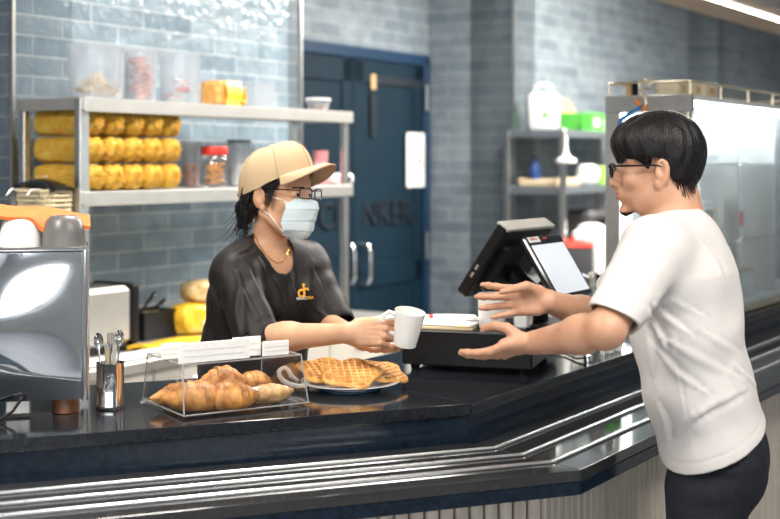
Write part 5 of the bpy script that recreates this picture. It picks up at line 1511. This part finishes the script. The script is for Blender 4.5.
S.fn(lambda p: .0018 * np.sin(p[:, 0] * 70 + 3 * np.sin(p[:, 2] * 22)) * np.sin(p[:, 2] * 30 + p[:, 1] * 25))
S.shell(.0075)
adr = (WEr - WSr).normalized(); S.inter(s_plane(WSr.lerp(WEr, .93), adr), .002) if False else None
# sleeve hems are cut by slabs around each arm
class HemCut:
    pass
def sleeve_cut(S, hem, axis, rad=.13, far=.16):
    """removes the garment beyond the hem plane, only near this arm"""
    hem = Vector(hem); ax = Vector(axis).normalized(); pl = s_plane(hem, -ax); ball = s_cap(hem + ax * .03, hem + ax * far, rad)
    S.sub(lambda p: np.maximum(pl(p), ball(p)), .002)
sleeve_cut(S, P(257, 343, 3.42), (WEr - WSr), .085, .12)
sleeve_cut(S, P(337, 325, 3.66), (Vector(P(334, 322, 3.68)) - WSl), .10, .12)
S.sub(s_ecap(P(273, 256, 3.615), P(281, 205, 3.56), wl, (.052, .070), (.080, .08)), .004)      # neckline
S.sub(s_cap(P(285, 262, 3.55), P(279, 244, 3.58), .030, .045), .01)
S.inter(s_plane(P(252, 402, 3.7), (0, 0, -1)), .002)
S.ridge(P(256, 343, 3.38), P(256, 342, 3.47), .001, .0)
sdf_obj('t_shirt', S, (-.80, 3.18, .90), (.10, 4.08, 1.50), .0032, 'tee_black', woman, relax=2)
# trousers, apron-less, and shoes behind the counter
S = SDF(); S.u(s_ecap(P(250, 392, 3.71), Vector((whip.x, whip.y, .84)), wl, (.158, .112), (.165, .12)), 0)
for s in (-1, 1):
    hp_ = Vector((whip.x, whip.y, .84)) + wl * s * .085; kn = Vector((whip.x, whip.y, .46)) + wl * s * .09 + wf * .03; an = Vector((whip.x, whip.y, .12)) + wl * s * .09
    S.u(s_cap(hp_, kn, .092, .070), .03); S.u(s_cap(kn, an, .068, .058), .02)
S.inter(s_plane(Vector((0, 0, .10)), (0, 0, -1)), .002)
sdf_obj('trousers', S, (-.8, 3.4, .05), (.0, 4.05, 1.05), .006, 'navy_trouser', woman, relax=1)
for s in (-1, 1):
    S = SDF(); an = Vector((whip.x, whip.y, .05)) + wl * s * .09; S.u(s_cap(an - wf * .02, an + wf * .16, .045, .040), 0); S.inter(s_plane((0, 0, .002), (0, 0, -1)), .003)
    sdf_obj('shoe', S, (-.85, 3.3, -.02), (.1, 4.1, .12), .006, 'shoe', woman, relax=1)
# hair under the cap, ponytail and loose strands
S = SDF(); H = W_head
S.u(H.ell((-.020, 0, .038), (.101, .081, .094)), 0)
S.sub(H.ell((.075, 0, -.03), (.075, .12, .085)), .006)
S.sub(H.ell((.012, 0, -.045), (.030, .2, .055)), .006)
S.inter(s_plane(H.p(-.05, 0, -.068), -H.u + H.f * .35), .006)
S.u(H.cap((-.085, 0, -.02), (-.118, 0, -.035), .024, .022), .012); S.u(H.cap((-.115, 0, -.035), (-.125, .004, -.085), .022, .012), .012)
S.u(H.cap((-.055, -.045, -.03), (-.085, -.02, -.055), .022, .018), .015)
S.u(H.cap((.045, -.068, .045), (.018, -.074, .012), .008, .005), .006); S.u(H.cap((.045, .068, .045), (.018, .074, .012), .008, .005), .006)
hair = sdf_obj('hair', S, tuple(H.c - Vector((.2, .2, .2))), tuple(H.c + Vector((.2, .2, .2))), .003, 'hair', woman, relax=1)
b = MB(); rnd = random.Random(11)
for k in range(70):
    a = H.p(-.10 + rnd.uniform(-.02, .02), rnd.uniform(-.03, .02), -.04 + rnd.uniform(-.02, .02))
    L = rnd.uniform(.05, .10) if k < 55 else rnd.uniform(.10, .16)
    d1 = -H.u + -H.f * rnd.uniform(-.1, .5) + H.l * rnd.uniform(-.3, .2); d2 = -H.f * rnd.uniform(-.3, .8)
    b.tube([a, a + d1 * L * .4, a + d1 * L * .75 + d2 * L * .2, a + d1 * L + d2 * L * .5], [.0018, .0012, .0008, .0003] if k < 55 else [.0007, .0006, .0005, .0003], 5)
for k in range(40):
    s = -1; x = rnd.uniform(-.075, .03); a = H.p(x, s * (.070 if x < .01 else .072), .02 + rnd.uniform(-.01, .02))
    b.tube([a, a - H.u * .02 + H.l * s * .004, a - H.u * rnd.uniform(.035, .055) - H.f * .012 + H.l * s * .002], [.003, .0026, .0006], 5)
b.build('hair_strands', 'hair', woman, smooth=True, world=True)
# cap
capM = Matrix((H.f, H.l, H.u)).transposed().to_4x4(); capM.translation = H.p(-.012, 0, .052)
capM = capM @ Matrix.Rotation(-.21, 4, 'Y')
b = MB(); na, nl = 72, 22; vs = []; fs = []
def crown(a, t, off=0.0):
    seam = 1 - .012 * (abs(math.cos(3 * a)) ** 18) * math.cos(t * .9)
    x = (.116 + off) * math.cos(a) * math.cos(t) ** .72; y = (.091 + off) * math.sin(a) * math.cos(t) ** .72; z = (.088 + off) * math.sin(t) ** .95 
    if math.cos(a) > 0: z += .016 * math.cos(a) * math.sin(2 * t); 
    drop = -.030 * (1 - math.sin(t)) * (1 - max(0, math.cos(a)) ** .8) * 1.0 - .012 * max(0, -math.cos(a)) * (1 - math.sin(t))
    return Vector((x * seam, y * seam, z + drop))
b.grid(lambda u, v: crown(2 * PI * u, v * PI / 2 * .995), na, nl, .003, capM); b.build('crown', 'cap_tan', woman, smooth=60, world=True)
b = MB()
for k in range(6):
    a = k * PI / 3 + PI / 6 * 0 
    b.tube([capM @ crown(a, t * PI / 2 * .99 / 14, .0016) for t in range(15)], .0014, 5)
b.lathe([(.008, 0), (.007, .004), (.001, .006)], 14, capM @ Matrix.Translation((0, 0, .090)))
b.build('seam', 'cap_tan', woman, smooth=True, world=True)
def brim(u, v):
    a = (u - .5) * 2 * .98
    xi, yi = .112 * math.cos(a), .090 * math.sin(a)
    ext = .078 * max(0, 1 - (a / .98) ** 2) ** .5
    x = xi + ext * v; y = yi * (1 + .03 * v)
    z = .000 - .030 * (1 - math.cos(a) ** .8) + .022 * v * math.cos(a) - .020 * v * v - 3.0 * y * y * v * .8
    return (x, y, z)
b = MB(); b.grid(brim, 40, 14, .0035, capM); b.build('brim', 'cap_tan', woman, smooth=70, world=True)
b = MB(); b.tube([capM @ Vector(brim(k / 40, 1.0)) for k in range(41)], .0022, 6); b.build('brim_piping', mat('brim_edge', (.40, .22, .13), .7), woman, smooth=True, world=True)
b = MB(); b.tube([capM @ Vector((-.112, .03 * s, -.030 + .02 * (1 - abs(s)))) for s in (-1, -.5, 0, .5, 1)], .006, 6, flat=.4); b.box((-.116, -.012, -.028), (.004, .016, .016), capM); b.build('back_strap', mat('cap_strap', (.12, .05, .03), .6), woman, world=True)
# mask
def maskf(u, v):
    y = (u - .5) * 2; z = .001 - .112 * v
    xc = np.interp(v, [0, .12, .32, .5, .72, .9, 1], [.104, .122, .126, .118, .112, .104, .092])
    wid = np.interp(v, [0, .3, .6, .85, 1], [.054, .062, .062, .052, .036])
    x = xc - (abs(y) ** 2.0) * np.interp(v, [0, .5, 1], [.058, .066, .052])
    pl_ = .0046 * ((v * 3.6) % 1.0 - .5) * (1 if .12 < v < .95 else .2) + .0015 * math.sin(9 * y + 5 * v)
    zz = z - .004 * y * y - (.007 * (1 - abs(y)) if v < .05 else 0) + .012 * y * y * (v > .8)
    return H.p(x + pl_, y * wid, zz)
b = MB(); b.grid(maskf, 36, 44, .0016); b.build('face_mask', 'mask', woman, smooth=70, world=True)
b = MB()
for s in (0, 1):
    sg = 1 if s else -1
    b.tube([maskf(s, .04), H.p(.02, sg * .070, .000), H.p(-.010, sg * .0755, .020)], .0015, 6)
    b.tube([maskf(s, .93), H.p(.015, sg * .062, -.050), H.p(-.004, sg * .076, -.036)], .0015, 6)
b.build('ear_loop', 'paper', woman, smooth=True, world=True)
def specs(H, par, m, w=.052, hgt=.030, x=.104, z=.004, r=.0015, drop=0):
    b = MB(); l = MB()
    for s in (-1, 1):
        cy = s * .0325; pts = []
        for k in range(33):
            a = 2 * PI * k / 32; cx_ = abs(math.cos(a)) ** .45 * math.copysign(1, math.cos(a)); sz = abs(math.sin(a)) ** .45 * math.copysign(1, math.sin(a))
            yy = cy + cx_ * w / 2; pts.append(H.p(x - 2.6 * yy * yy, yy, z + sz * hgt / 2))
        b.tube(pts, r, 6)
        l.add(pts[:-1], [tuple(range(32))])
        yo = cy + s * w / 2
        b.tube([H.p(x - 2.6 * yo * yo, yo, z + hgt * .30), H.p(x - .025, s * .074, z + hgt * .32), H.p(.02, s * .079, z + .010), H.p(-.012, s * .0775, z + .008), H.p(-.030, s * .074, z - .012)], r * 1.1, 6)
    b.tube([H.p(x, -.0075, z + .006), H.p(x + .003, 0, z + .010), H.p(x, .0075, z + .006)], r, 6)
    f = b.build('glasses', m, par, smooth=True, world=True); l.build('lens', 'lens', f)
    lo = [c for c in f.children][0]
    # lens was given world coordinates; bring into the person's frame
    lo.data.transform(par.matrix_basis.inverted())
specs(W_head, woman, 'black_gloss', hgt=.027, w=.050, x=.113, z=.012, r=.0018)
# necklace
pts = []; np_ = [(253, 232), (256, 238), (260, 246), (265, 253), (271, 259.5), (277, 263), (283, 262), (287, 255), (290, 246)]
for (x0, y0), (x1, y1) in zip(np_, np_[1:]):
    for k in range(5):
        q_ = BW.trace(x0 + (x1 - x0) * k / 5, y0 + (y1 - y0) * k / 5, 3.0)
        if q_ is not None: pts.append(q_ + Vector((0, -.0015, 0)))
b = MB()
for a, c in zip(pts, pts[1:]): b.lathe([(.0005, -.0022), (.0019, 0), (.0005, .0022)], 6, frame(a.lerp(c, .5), (c - a).cross(UP) if (c - a).cross(UP).length > 1e-5 else (1, 0, 0), (c - a)))
b.build('necklace', 'gold', woman, smooth=True, world=True)
# chest logo (on the wearer's left breast)
def on_shirt(sdf_hit, px, py):
    return P(px, py, sdf_hit)
lf = (wf * .93 + wl * .05).normalized()
def shirt_hit(px, py, obj):
    o = Vector((0, 0, CZ)); d = (P(px, py, 1) - o).normalized()
    iv = woman.matrix_basis.inverted(); bm_ = obj
    ok, loc, nrm, idx = obj.ray_cast(iv @ o, (iv.to_3x3() @ d))
    return (woman.matrix_basis @ loc, woman.matrix_basis.to_3x3() @ nrm) if ok else (P(px, py, 3.6), Vector((0, -1, 0)))
shirt_o = [c for c in woman.children if c.name.startswith('t_shirt')][0]
lp, ln = shirt_hit(301, 291, shirt_o)
lp2, _ = shirt_hit(304, 302, shirt_o)
lx = (wl * .9 + wf * -.05)
ln = (wf * .8 - wl * .25 + UP * .12).normalized()
lx = UP.cross(ln).normalized(); ly = ln.cross(lx)
LM = Matrix((lx, ly, ln)).transposed().to_4x4(); LM.translation = lp + ln * .007
iv = woman.matrix_basis.inverted()
b = MB(); k_ = .0026
ring = [(-.9 + 3.6 * math.cos(a), -2.6 + 3.6 * math.sin(a)) for a in [2 * PI * i / 28 for i in range(29)]]
b.tube([LM @ Vector((x * k_, y * k_, 0)) for x, y in ring], .0030, 8, flat=1.0)
b.tube([LM @ Vector((x * k_, y * k_, 0)) for x, y in ((2.4, -5), (2.4, 0), (2.2, 4), (3.0, 7.2), (1.8, 7.6), (1.4, 5))], .0030, 8)
b.tube([LM @ Vector((x * k_, y * k_, 0)) for x, y in ((2.6, .5), (4.5, 2.2), (6.5, 2.0), (7.2, .2))], .0028, 8)
b.build('logo', 'logo', woman, smooth=True, world=True)
TMx = LM @ Matrix.Translation((-.000, -.0205, .0))
text_mesh('logo_lettering', 'CHANG', .0125, 'paper', woman, iv @ TMx @ Matrix.Translation((-.010, 0, 0)), .0005)
text_mesh('logo_lettering', 'WA', .0125, 'logo', woman, iv @ TMx @ Matrix.Translation((.024, 0, 0)), .0005)

# ------------------------------------------------------------------ the cup being handed over
cax = (cupt - cupc).normalized()
cup = thing('mug', 'white ceramic mug held out in the hands of the person in black', 'mug', cupc, Vector((1, -.2, 0)) - cax * Vector((1, -.2, 0)).dot(cax), z=cax)
chh = .090
MB().lathe([(.026, 0), (.0285, .002), (.0385, chh - .002), (.0385, chh), (.0365, chh), (.0268, .006), (.001, .005)], 48).build('cup_body', 'white', cup, smooth=True)
MB().tube([(-.036, -.0, .074), (-.052, -.004, .078), (-.064, -.004, .066), (-.064, -.004, .045), (-.054, -.004, .028), (-.031, -.0, .024)], [.006, .0058, .0055, .0055, .0058, .006], 10, flat=.75).build('handle', 'white', cup, smooth=True)

# ------------------------------------------------------------------ the customer
mf, ml, mu = basis((-.95, .31, 0))
M_head = Head(P(658, 170, 3.05), (-.975, .22, 0), pitch=.03, roll=.0, k=.985)
MSn = P(654, 250, 2.83); MSf = P(668, 246, 3.16)
MEn = P(606, 330, 2.64); MWn = P(533, 343, 2.83)
MEf = P(598, 318, 3.30); MWf = P(547, 301, 3.12)
mhip = P(716, 455, 2.98)
man = thing('person', 'person with short black hair in a white t-shirt reaching out both hands', 'person', Vector((mhip.x, mhip.y, 0)))
B = SDF(); add_head(B, M_head, smile=.004)
B.u(s_cap(P(676, 236, 3.02), P(668, 196, 3.03), .060, .056), .03)
B.u(s_cap(P(690, 232, 3.0), P(682, 200, 3.03), .040, .040), .03)
st = [(674, 246, .070, .15), (680, 285, .100, .155), (690, 335, .105, .145), (702, 395, .105, .14), (714, 446, .085, .14)]
for a, c in zip(st, st[1:]): B.u(s_ecap(P(a[0], a[1], 2.99), P(c[0], c[1], 2.985), ml, (a[3], a[2]), (c[3], c[2])), .03)
B.u(s_cap(MSn, MEn, .047, .037), .03); B.u(s_cap(MSf, MEf, .050, .043), .03)
B.u(s_cap(MEn, MEn.lerp(MWn, .35), .037, .0385), .02); B.u(s_cap(MEn.lerp(MWn, .3), MWn, .0385, .0255), .02)
B.u(s_cap(MEf, MEf.lerp(MWf, .35), .043, .040), .02); B.u(s_cap(MEf.lerp(MWf, .3), MWf, .040, .0265), .02)
for s in (-1, 1):
    hp_ = P(708, 482, 2.985) + ml * s * .082; kn = Vector((mhip.x - .015, mhip.y, .48)) + ml * s * .10; an = Vector((mhip.x + .01, mhip.y, .09)) + ml * s * .11
    B.u(s_cap(hp_, kn, .068, .052), .02); B.u(s_cap(kn, an, .050, .038), .02); B.u(s_cap(an - UP * .02, an - UP * .045 + mf * .15, .036, .03), .02)
# far (right) hand: palm to the camera, fingers pointing left, thumb in front
tipsMf = add_hand(B, MWf + Vector((-.004, 0, .0)), (-1, -.05, .03), (.05, -1, .10), True, [(.05, .12, .10), (.0, .10, .08), (.02, .12, .08), (.08, .15, .1)], (.10, -.03, -.13, -.22), .97,
                  thumb=[(.018, .010, .024), (.052, .030, .036), (.084, .040, .028), (.114, .042, .020)])
# near (left) hand: palm up and away, thumb standing up towards the camera side
tipsMn = add_hand(B, MWn + Vector((-.004, 0, 0)), (-.86, .36, -.30), (-.20, .45, .87), False, [(.10, .18, .12), (.12, .2, .14), (.14, .22, .16), (.2, .25, .2)], (.04, .0, -.04, -.08), .97,
                  thumb=[(.018, .014, .022), (.040, .040, .030), (.068, .054, .026), (.100, .058, .018)])
def mmat(c):
    q = (c - np.array(M_head.c)) @ np.array(M_head.R).T / M_head.k
    br = (q[:, 0] > .060) & (np.abs(np.abs(q[:, 1]) - .031) < .020) & (np.abs(q[:, 2] - .0285 + .10 * np.maximum(0, np.abs(q[:, 1]) - .035)) < .0042)
    lip = (q[:, 0] > .086) & (q[:, 0] < .12) & (np.abs(q[:, 1]) < .019) & (np.abs(q[:, 2] + .0585) < .0085)
    beard = (q[:, 0] > .050) & (q[:, 0] < .11) & (q[:, 2] < -.099) & (q[:, 2] > -.13) & (np.abs(q[:, 1]) < .022)
    return np.where(br | beard, 1, np.where(lip, 2, 0))
sdf_obj('body', B, (.10, 2.45, -.02), (1.10, 3.50, 1.75), .0028, ['skin_m', 'brow', 'lip'], man, relax=1, matfn=mmat)
add_eyes(M_head, man); nails(tipsMn[-1:], man)
S = SDF()
st = [(676, 250, .085, .165), (680, 278, .115, .190), (686, 330, .120, .182), (699, 390, .118, .176), (716, 448, .118, .182), (722, 475, .118, .184)]
for i, (a, c) in enumerate(zip(st, st[1:])): S.u(s_ecap(P(a[0], a[1], 2.99), P(c[0], c[1], 2.985), ml, (a[3], a[2]), (c[3], c[2])), .035 if i else 0)
S.u(s_cap(P(654, 250, 2.86), P(684, 230, 2.97), .064, .042), .05); S.u(s_cap(P(668, 245, 3.13), P(682, 226, 3.02), .062, .045), .05)
S.u(s_cap(P(690, 250, 3.0), P(704, 300, 3.0), .075, .08), .04)
S.u(s_cap(MSn, MSn.lerp(MEn, .94), .072, .055), .045)
S.u(s_cap(MSf, MSf.lerp(MEf, .9), .072, .066), .045)
fm = []
fo(fm, [(640, 300), (652, 322), (664, 345)], .009, .007); fo(fm, [(648, 300), (668, 318), (690, 334)], .009, .007); fo(fm, [(650, 296), (676, 302), (704, 316)], .008, .005)
fo(fm, [(645, 318), (650, 350), (655, 385)], .010, .007); fo(fm, [(660, 336), (700, 358), (744, 380)], .011, .008); fo(fm, [(652, 345), (676, 372), (706, 392)], .010, .007)
fo(fm, [(684, 420), (712, 406), (744, 390)], .010, .006); fo(fm, [(664, 448), (684, 424), (712, 408)], .009, .005); fo(fm, [(735, 366), (746, 376), (756, 384)], .009, .009)
fo(fm, [(648, 250), (660, 272), (664, 295)], .004, .003); fo(fm, [(672, 345), (680, 390), (692, 445)], .003, .0022); fo(fm, [(612, 270), (628, 288), (642, 298)], .008, .004)
fo(fm, [(604, 288), (620, 300), (638, 306)], .007, .004); fo(fm, [(700, 240), (716, 262), (726, 290)], .010, .004); fo(fm, [(655, 400), (664, 420), (668, 445)], .009, .005); fo(fm, [(700, 330), (724, 344), (740, 352)], .010, .005)
S.folds(fm)
S.fn(lambda p: .0016 * np.sin(p[:, 0] * 55 + 3 * np.sin(p[:, 2] * 18)) * np.sin(p[:, 2] * 26 + p[:, 1] * 22))
S.shell(.0075)
sleeve_cut(S, P(608, 310, 2.64), Vector((-.42, -.25, -.87)), .09, .12)
sleeve_cut(S, MSf.lerp(MEf, .72), (MEf - MSf), .10, .12)
S.sub(s_ecap(P(666, 234, 3.01), P(648, 176, 3.02), ml, (.064, .078), (.10, .10)), .004)
hemn = Vector((43, 0, 0))
h0, h1 = P(665, 457, 2.98), P(766, 418, 2.98)
hd = (h1 - h0).normalized(); hn = Vector((-hd.z, 0, hd.x)); hn = hn if hn.z < 0 else -hn
S.inter(s_plane(h0, (hn.x, hn.y + .10, hn.z)), .002)
S.fn(lambda p, hn=hn, h0=h0: -.0015 * np.exp(-(((p - np.array(h0)) @ np.array((hn.x, hn.y + .10, hn.z)) + .026) / .002) ** 2) * -1)
sdf_obj('t_shirt', S, (.30, 2.48, .82), (1.05, 3.50, 1.52), .0032, 'tee_white', man, relax=2)
# trousers
S = SDF()
hc = lambda px, py: P(px, py, 2.985)
S.u(s_ecap(hc(716, 438), hc(718, 470), ml, (.160, .104), (.170, .108)), 0)
S.u(s_ell(hc(733, 458) + ml * .075, (.074, .085, .090)), .04); S.u(s_ell(hc(733, 458) - ml * .075, (.074, .085, .090)), .04)
for s in (-1, 1):
    hp_ = hc(708, 482) + ml * s * .082; kn = Vector((mhip.x - .015, mhip.y, .48)) + ml * s * .10; an = Vector((mhip.x + .01, mhip.y, .12)) + ml * s * .11
    S.u(s_cap(hp_, kn, .089, .072), .03); S.u(s_cap(kn, an, .072, .055), .02)
for a, c, w_, am in (((688, 490, 2.8), (740, 488, 2.8), .005, .006), ((690, 500, 2.8), (738, 504, 2.8), .005, .006), ((672, 466, 2.82), (687, 492, 2.80), .003, .005), ((687, 492, 2.79), (694, 491, 2.79), .003, .004), ((715, 452, 2.80), (762, 432, 2.86), .003, .004), ((712, 476, 2.8), (758, 468, 2.84), .007, .005), ((735, 506, 2.84), (746, 500, 2.9), .006, .005)):
    S.ridge(P(*a), P(*c), w_, am)
S.inter(s_plane(Vector((0, 0, .10)), (0, 0, -1)), .002)
S.inter(s_plane(hc(716, 436), (-.25, 0, 1)), .002)
tro = sdf_obj('trousers', S, (.35, 2.55, .05), (1.10, 3.45, 1.05), .0042, 'navy_trouser', man, relax=1)
b = MB(); bp_ = P(744, 452, 2.84); 
o = Vector((0, 0, CZ)); d_ = (P(745, 452, 1) - o).normalized(); ivm = man.matrix_basis.inverted()
ok, loc, nr_, _i = tro.ray_cast(ivm @ o, ivm.to_3x3() @ d_)
if ok:
    q0 = man.matrix_basis @ loc; b.lathe([(.006, -.001), (.006, .003), (.001, .004)], 14, frame(q0, (1, 0, 0) if abs(nr_.x) < .9 else (0, 1, 0), nr_)); b.tube([q0 + Vector((0, -.003, -.002)), q0 + Vector((.001, -.003, -.014))], .002, 6)
    b.build('pocket_button', 'black_gloss', man, world=True)
for s in (-1, 1):
    S = SDF(); an = Vector((mhip.x + .01, mhip.y, .05)) + ml * s * .11; S.u(s_cap(an - mf * .03, an + mf * .17, .048, .042), 0); S.inter(s_plane((0, 0, .002), (0, 0, -1)), .003)
    sdf_obj('shoe', S, (.3, 2.5, -.02), (1.2, 3.5, .12), .006, 'shoe', man, relax=1)
# hair
H = M_head
S = SDF()
S.u(H.ell((-.012, 0, .048), (.102, .086, .093)), 0); S.u(H.ell((.040, 0, .068), (.070, .070, .056)), .03)
S.u(H.ell((-.045, 0, .010), (.055, .074, .068)), .03)
xs = [-.20, -.110, -.090, -.075, -.058, -.040, -.028, -.012, .008, .020, .034, .052, .070, .085, .13]
zs_ = [.02, -.020, -.050, -.064, -.060, -.040, -.010, .026, .030, .004, .014, .026, .028, .020, .020]
Ra = np.array(H.R); hc0 = np.array(H.c)
def hairline(p):
    q = (p - hc0) @ Ra.T / H.k
    zl = np.interp(q[:, 0], xs, zs_)
    yb = np.clip((np.abs(q[:, 1]) - .045) / .03, 0, 1)
    front = np.clip((q[:, 0] - .05) / .03, 0, 1)
    zl = zl * 1.0 + (1 - yb) * 0
    return (zl - q[:, 2]) * .8
S.inter(hairline, .004)
S.fn(lambda p: .0022 * np.sin(((p - hc0) @ Ra.T)[:, 1] * 260 + ((p - hc0) @ Ra.T)[:, 2] * 60) * np.sin(((p - hc0) @ Ra.T)[:, 0] * 90))
sdf_obj('hair', S, tuple(H.c - Vector((.2, .2, .2))), tuple(H.c + Vector((.2, .2, .2))), .003, 'hair', man, relax=1)
b = MB(); rnd = random.Random(21)
crownp = Vector((-.045, 0, .150))
def surf(x, y, z, off):
    # push a point onto the hair volume's outside
    v = Vector((x + .006, y, z - .045)); r = math.sqrt((v.x / .105) ** 2 + (v.y / .085) ** 2 + (v.z / .094) ** 2)
    return Vector((-.006, 0, .045)) + v / r * (1 + off)
for k in range(620):
    if k < 250:                                    # sides, mostly the two sides
        s = rnd.choice((-1, 1)); x = rnd.uniform(-.10, .10); z = np.interp(x, xs, zs_) + rnd.uniform(-.010, .012); y = s * .08 * math.sqrt(max(0, 1 - (x / .13) ** 2)); e = Vector((x, y, z))
    elif k < 350:
        a = rnd.uniform(-1, 1); e = Vector((-.088, a * .06, -.030 + rnd.uniform(-.03, .01)))
    elif k < 450:
        a = rnd.uniform(-1, 1); e = Vector((.098 - .02 * a * a, a * .06, rnd.uniform(.018, .045)))
    else:
        a = rnd.uniform(0, 2 * PI); e = Vector((.10 * math.cos(a), .08 * math.sin(a), rnd.uniform(.03, .10)))
    st_ = crownp + Vector((rnd.uniform(-.03, .06), rnd.uniform(-.05, .05), 0)); pts = []; n = 9
    t0 = rnd.uniform(0, .5)
    for i in range(n + 1):
        t = t0 + (1 - t0) * i / n; q_ = st_.lerp(e, t) + Vector((0, 0, .05 * math.sin(PI * t)))
        sp = surf(q_.x, q_.y, q_.z, .010 + .012 * rnd.random() * (i == n)); pts.append(sp)
    if e.z < .02:                                   # below the equator follow the nape inward
        pts[-1] = Vector((e.x * .97, e.y * .92, e.z)); pts[-2] = pts[-2].lerp(pts[-1], .35)
    r0 = rnd.uniform(.0018, .0036)
    b.tube([H.p(*p_) for p_ in pts], [r0 * (1 - (i / n) ** 3 * .9) * (.5 if i == 0 else 1) for i in range(n + 1)], 5, flat=1.5)
b.build('hair_locks', 'hair', man, smooth=True, world=True)
specs(M_head, man, 'black_gloss', hgt=.032, w=.048, x=.112, z=.002, r=.0023)
# ================================================================== LIGHT + CAMERA
w = bpy.data.worlds.new('daylight'); scn.world = w; w.use_nodes = True
bg = w.node_tree.nodes['Background']; bg.inputs[0].default_value = (.95, .97, 1.0, 1); bg.inputs[1].default_value = 2.5
def fill_panel(label, loc, sx, sy, power, col=(1, .95, .88), z=None, group='added fill light panels'):  # unseen panels added at the ceiling to brighten the room
    t = thing('fill_light', label, 'light', (loc[0], loc[1], ZC - .002), D, group)
    MB().box((0, 0, -.02), (sx + .06, sy + .06, .036), ch=.004).build('housing', 'white_pl', t)
    MB().box((0, 0, -.041), (sx, sy, .004)).build('diffuser', 'lamp', t)
    l = bpy.data.lights.new('fill_lamp', 'AREA'); l.shape = 'RECTANGLE'; l.size = sx; l.size_y = sy; l.energy = power; l.color = col
    o = bpy.data.objects.new('fill_lamp', l); COL.objects.link(o); o.matrix_basis = frame((loc[0], loc[1], ZC - .06), D); 
    return t
fill_panel('added fill light panel over the customer side, nearest the left', (-1.6, 1.6), 1.2, .6, 70)
fill_panel('added fill light panel over the customer side, on the right', (1.3, 1.5), 1.2, .6, 52)
fill_panel('added fill light panel over the back bench and shelf', (-.3, 3.9), 1.2, .4, 48)
fill_panel('added fill light panel in front of the blue door', (1.1, 6.0), 1.2, .4, 75)
fill_panel('added fill light panel beside the wall rack', (2.2, 7.2), 1.4, .4, 180)
for i, (x0, x1) in enumerate(WX):
    l = bpy.data.lights.new('window_daylight', 'AREA'); l.shape = 'RECTANGLE'; l.size = x1 - x0 - .1; l.size_y = 1.8; l.energy = 185; l.color = (.93, .97, 1)
    o = bpy.data.objects.new('window_daylight', l); COL.objects.link(o); o.location = ((x0 + x1) / 2, -4.45, 1.8); o.rotation_euler = (PI / 2, 0, PI)
l = bpy.data.lights.new('case_lamp', 'AREA'); l.shape = 'RECTANGLE'; l.size = 1.5; l.size_y = .05; l.energy = 11; l.color = (.95, .98, 1)
o = bpy.data.objects.new('case_lamp', l); COL.objects.link(o); o.matrix_basis = frame(Cc + D * .85 - N * .06 + UP * (zt - .045), D)
# small round spots above the tiled wall
for k, (u, lab) in enumerate(((.15, 'leftmost'), (.75, 'second'), (1.35, 'third'), (1.95, 'rightmost'))):
    p = WA + N * .75 + D * (u - .3)
    t = thing('spot_light', 'small round ceiling spot above the shelf, %s of four' % lab, 'light', (p.x, p.y, ZC - .002), D, 'round ceiling spots above the shelf')
    MB().lathe([(.05, -.07), (.055, -.07), (.055, 0), (.001, 0)], 24).build('spot_can', 'white_pl', t, smooth=True)
    l = bpy.data.lights.new('spot_lamp', 'SPOT'); l.energy = 3; l.spot_size = 1.7; l.spot_blend = .6; l.shadow_soft_size = .035; l.color = (1, .95, .86)
    o = bpy.data.objects.new('spot_lamp', l); COL.objects.link(o)
    aim = Vector((p.x, p.y, 0)) - N * .45 + UP * 1.6; o.location = (p.x, p.y, ZC - .08)
    o.rotation_euler = (aim - o.location).to_track_quat('-Z', 'Y').to_euler()

cam = bpy.data.cameras.new('camera'); co = bpy.data.objects.new('camera', cam); COL.objects.link(co); scn.camera = co
co.location = (0, 0, CZ); co.rotation_euler = (PI / 2, 0, 0)
cam.sensor_width = 36; cam.sensor_fit = 'HORIZONTAL'; cam.lens = FPX / 780 * 36
cam.shift_y = -(259.5 - HY) / 780
cam.dof.use_dof = True; cam.dof.focus_distance = 3.15; cam.dof.aperture_fstop = 2.6; cam.clip_start = .05
scn.view_settings.view_transform = 'Standard'; scn.view_settings.look = 'None'; scn.view_settings.gamma = 1; scn.view_settings.use_curve_mapping = False
scn.view_settings.exposure = .42
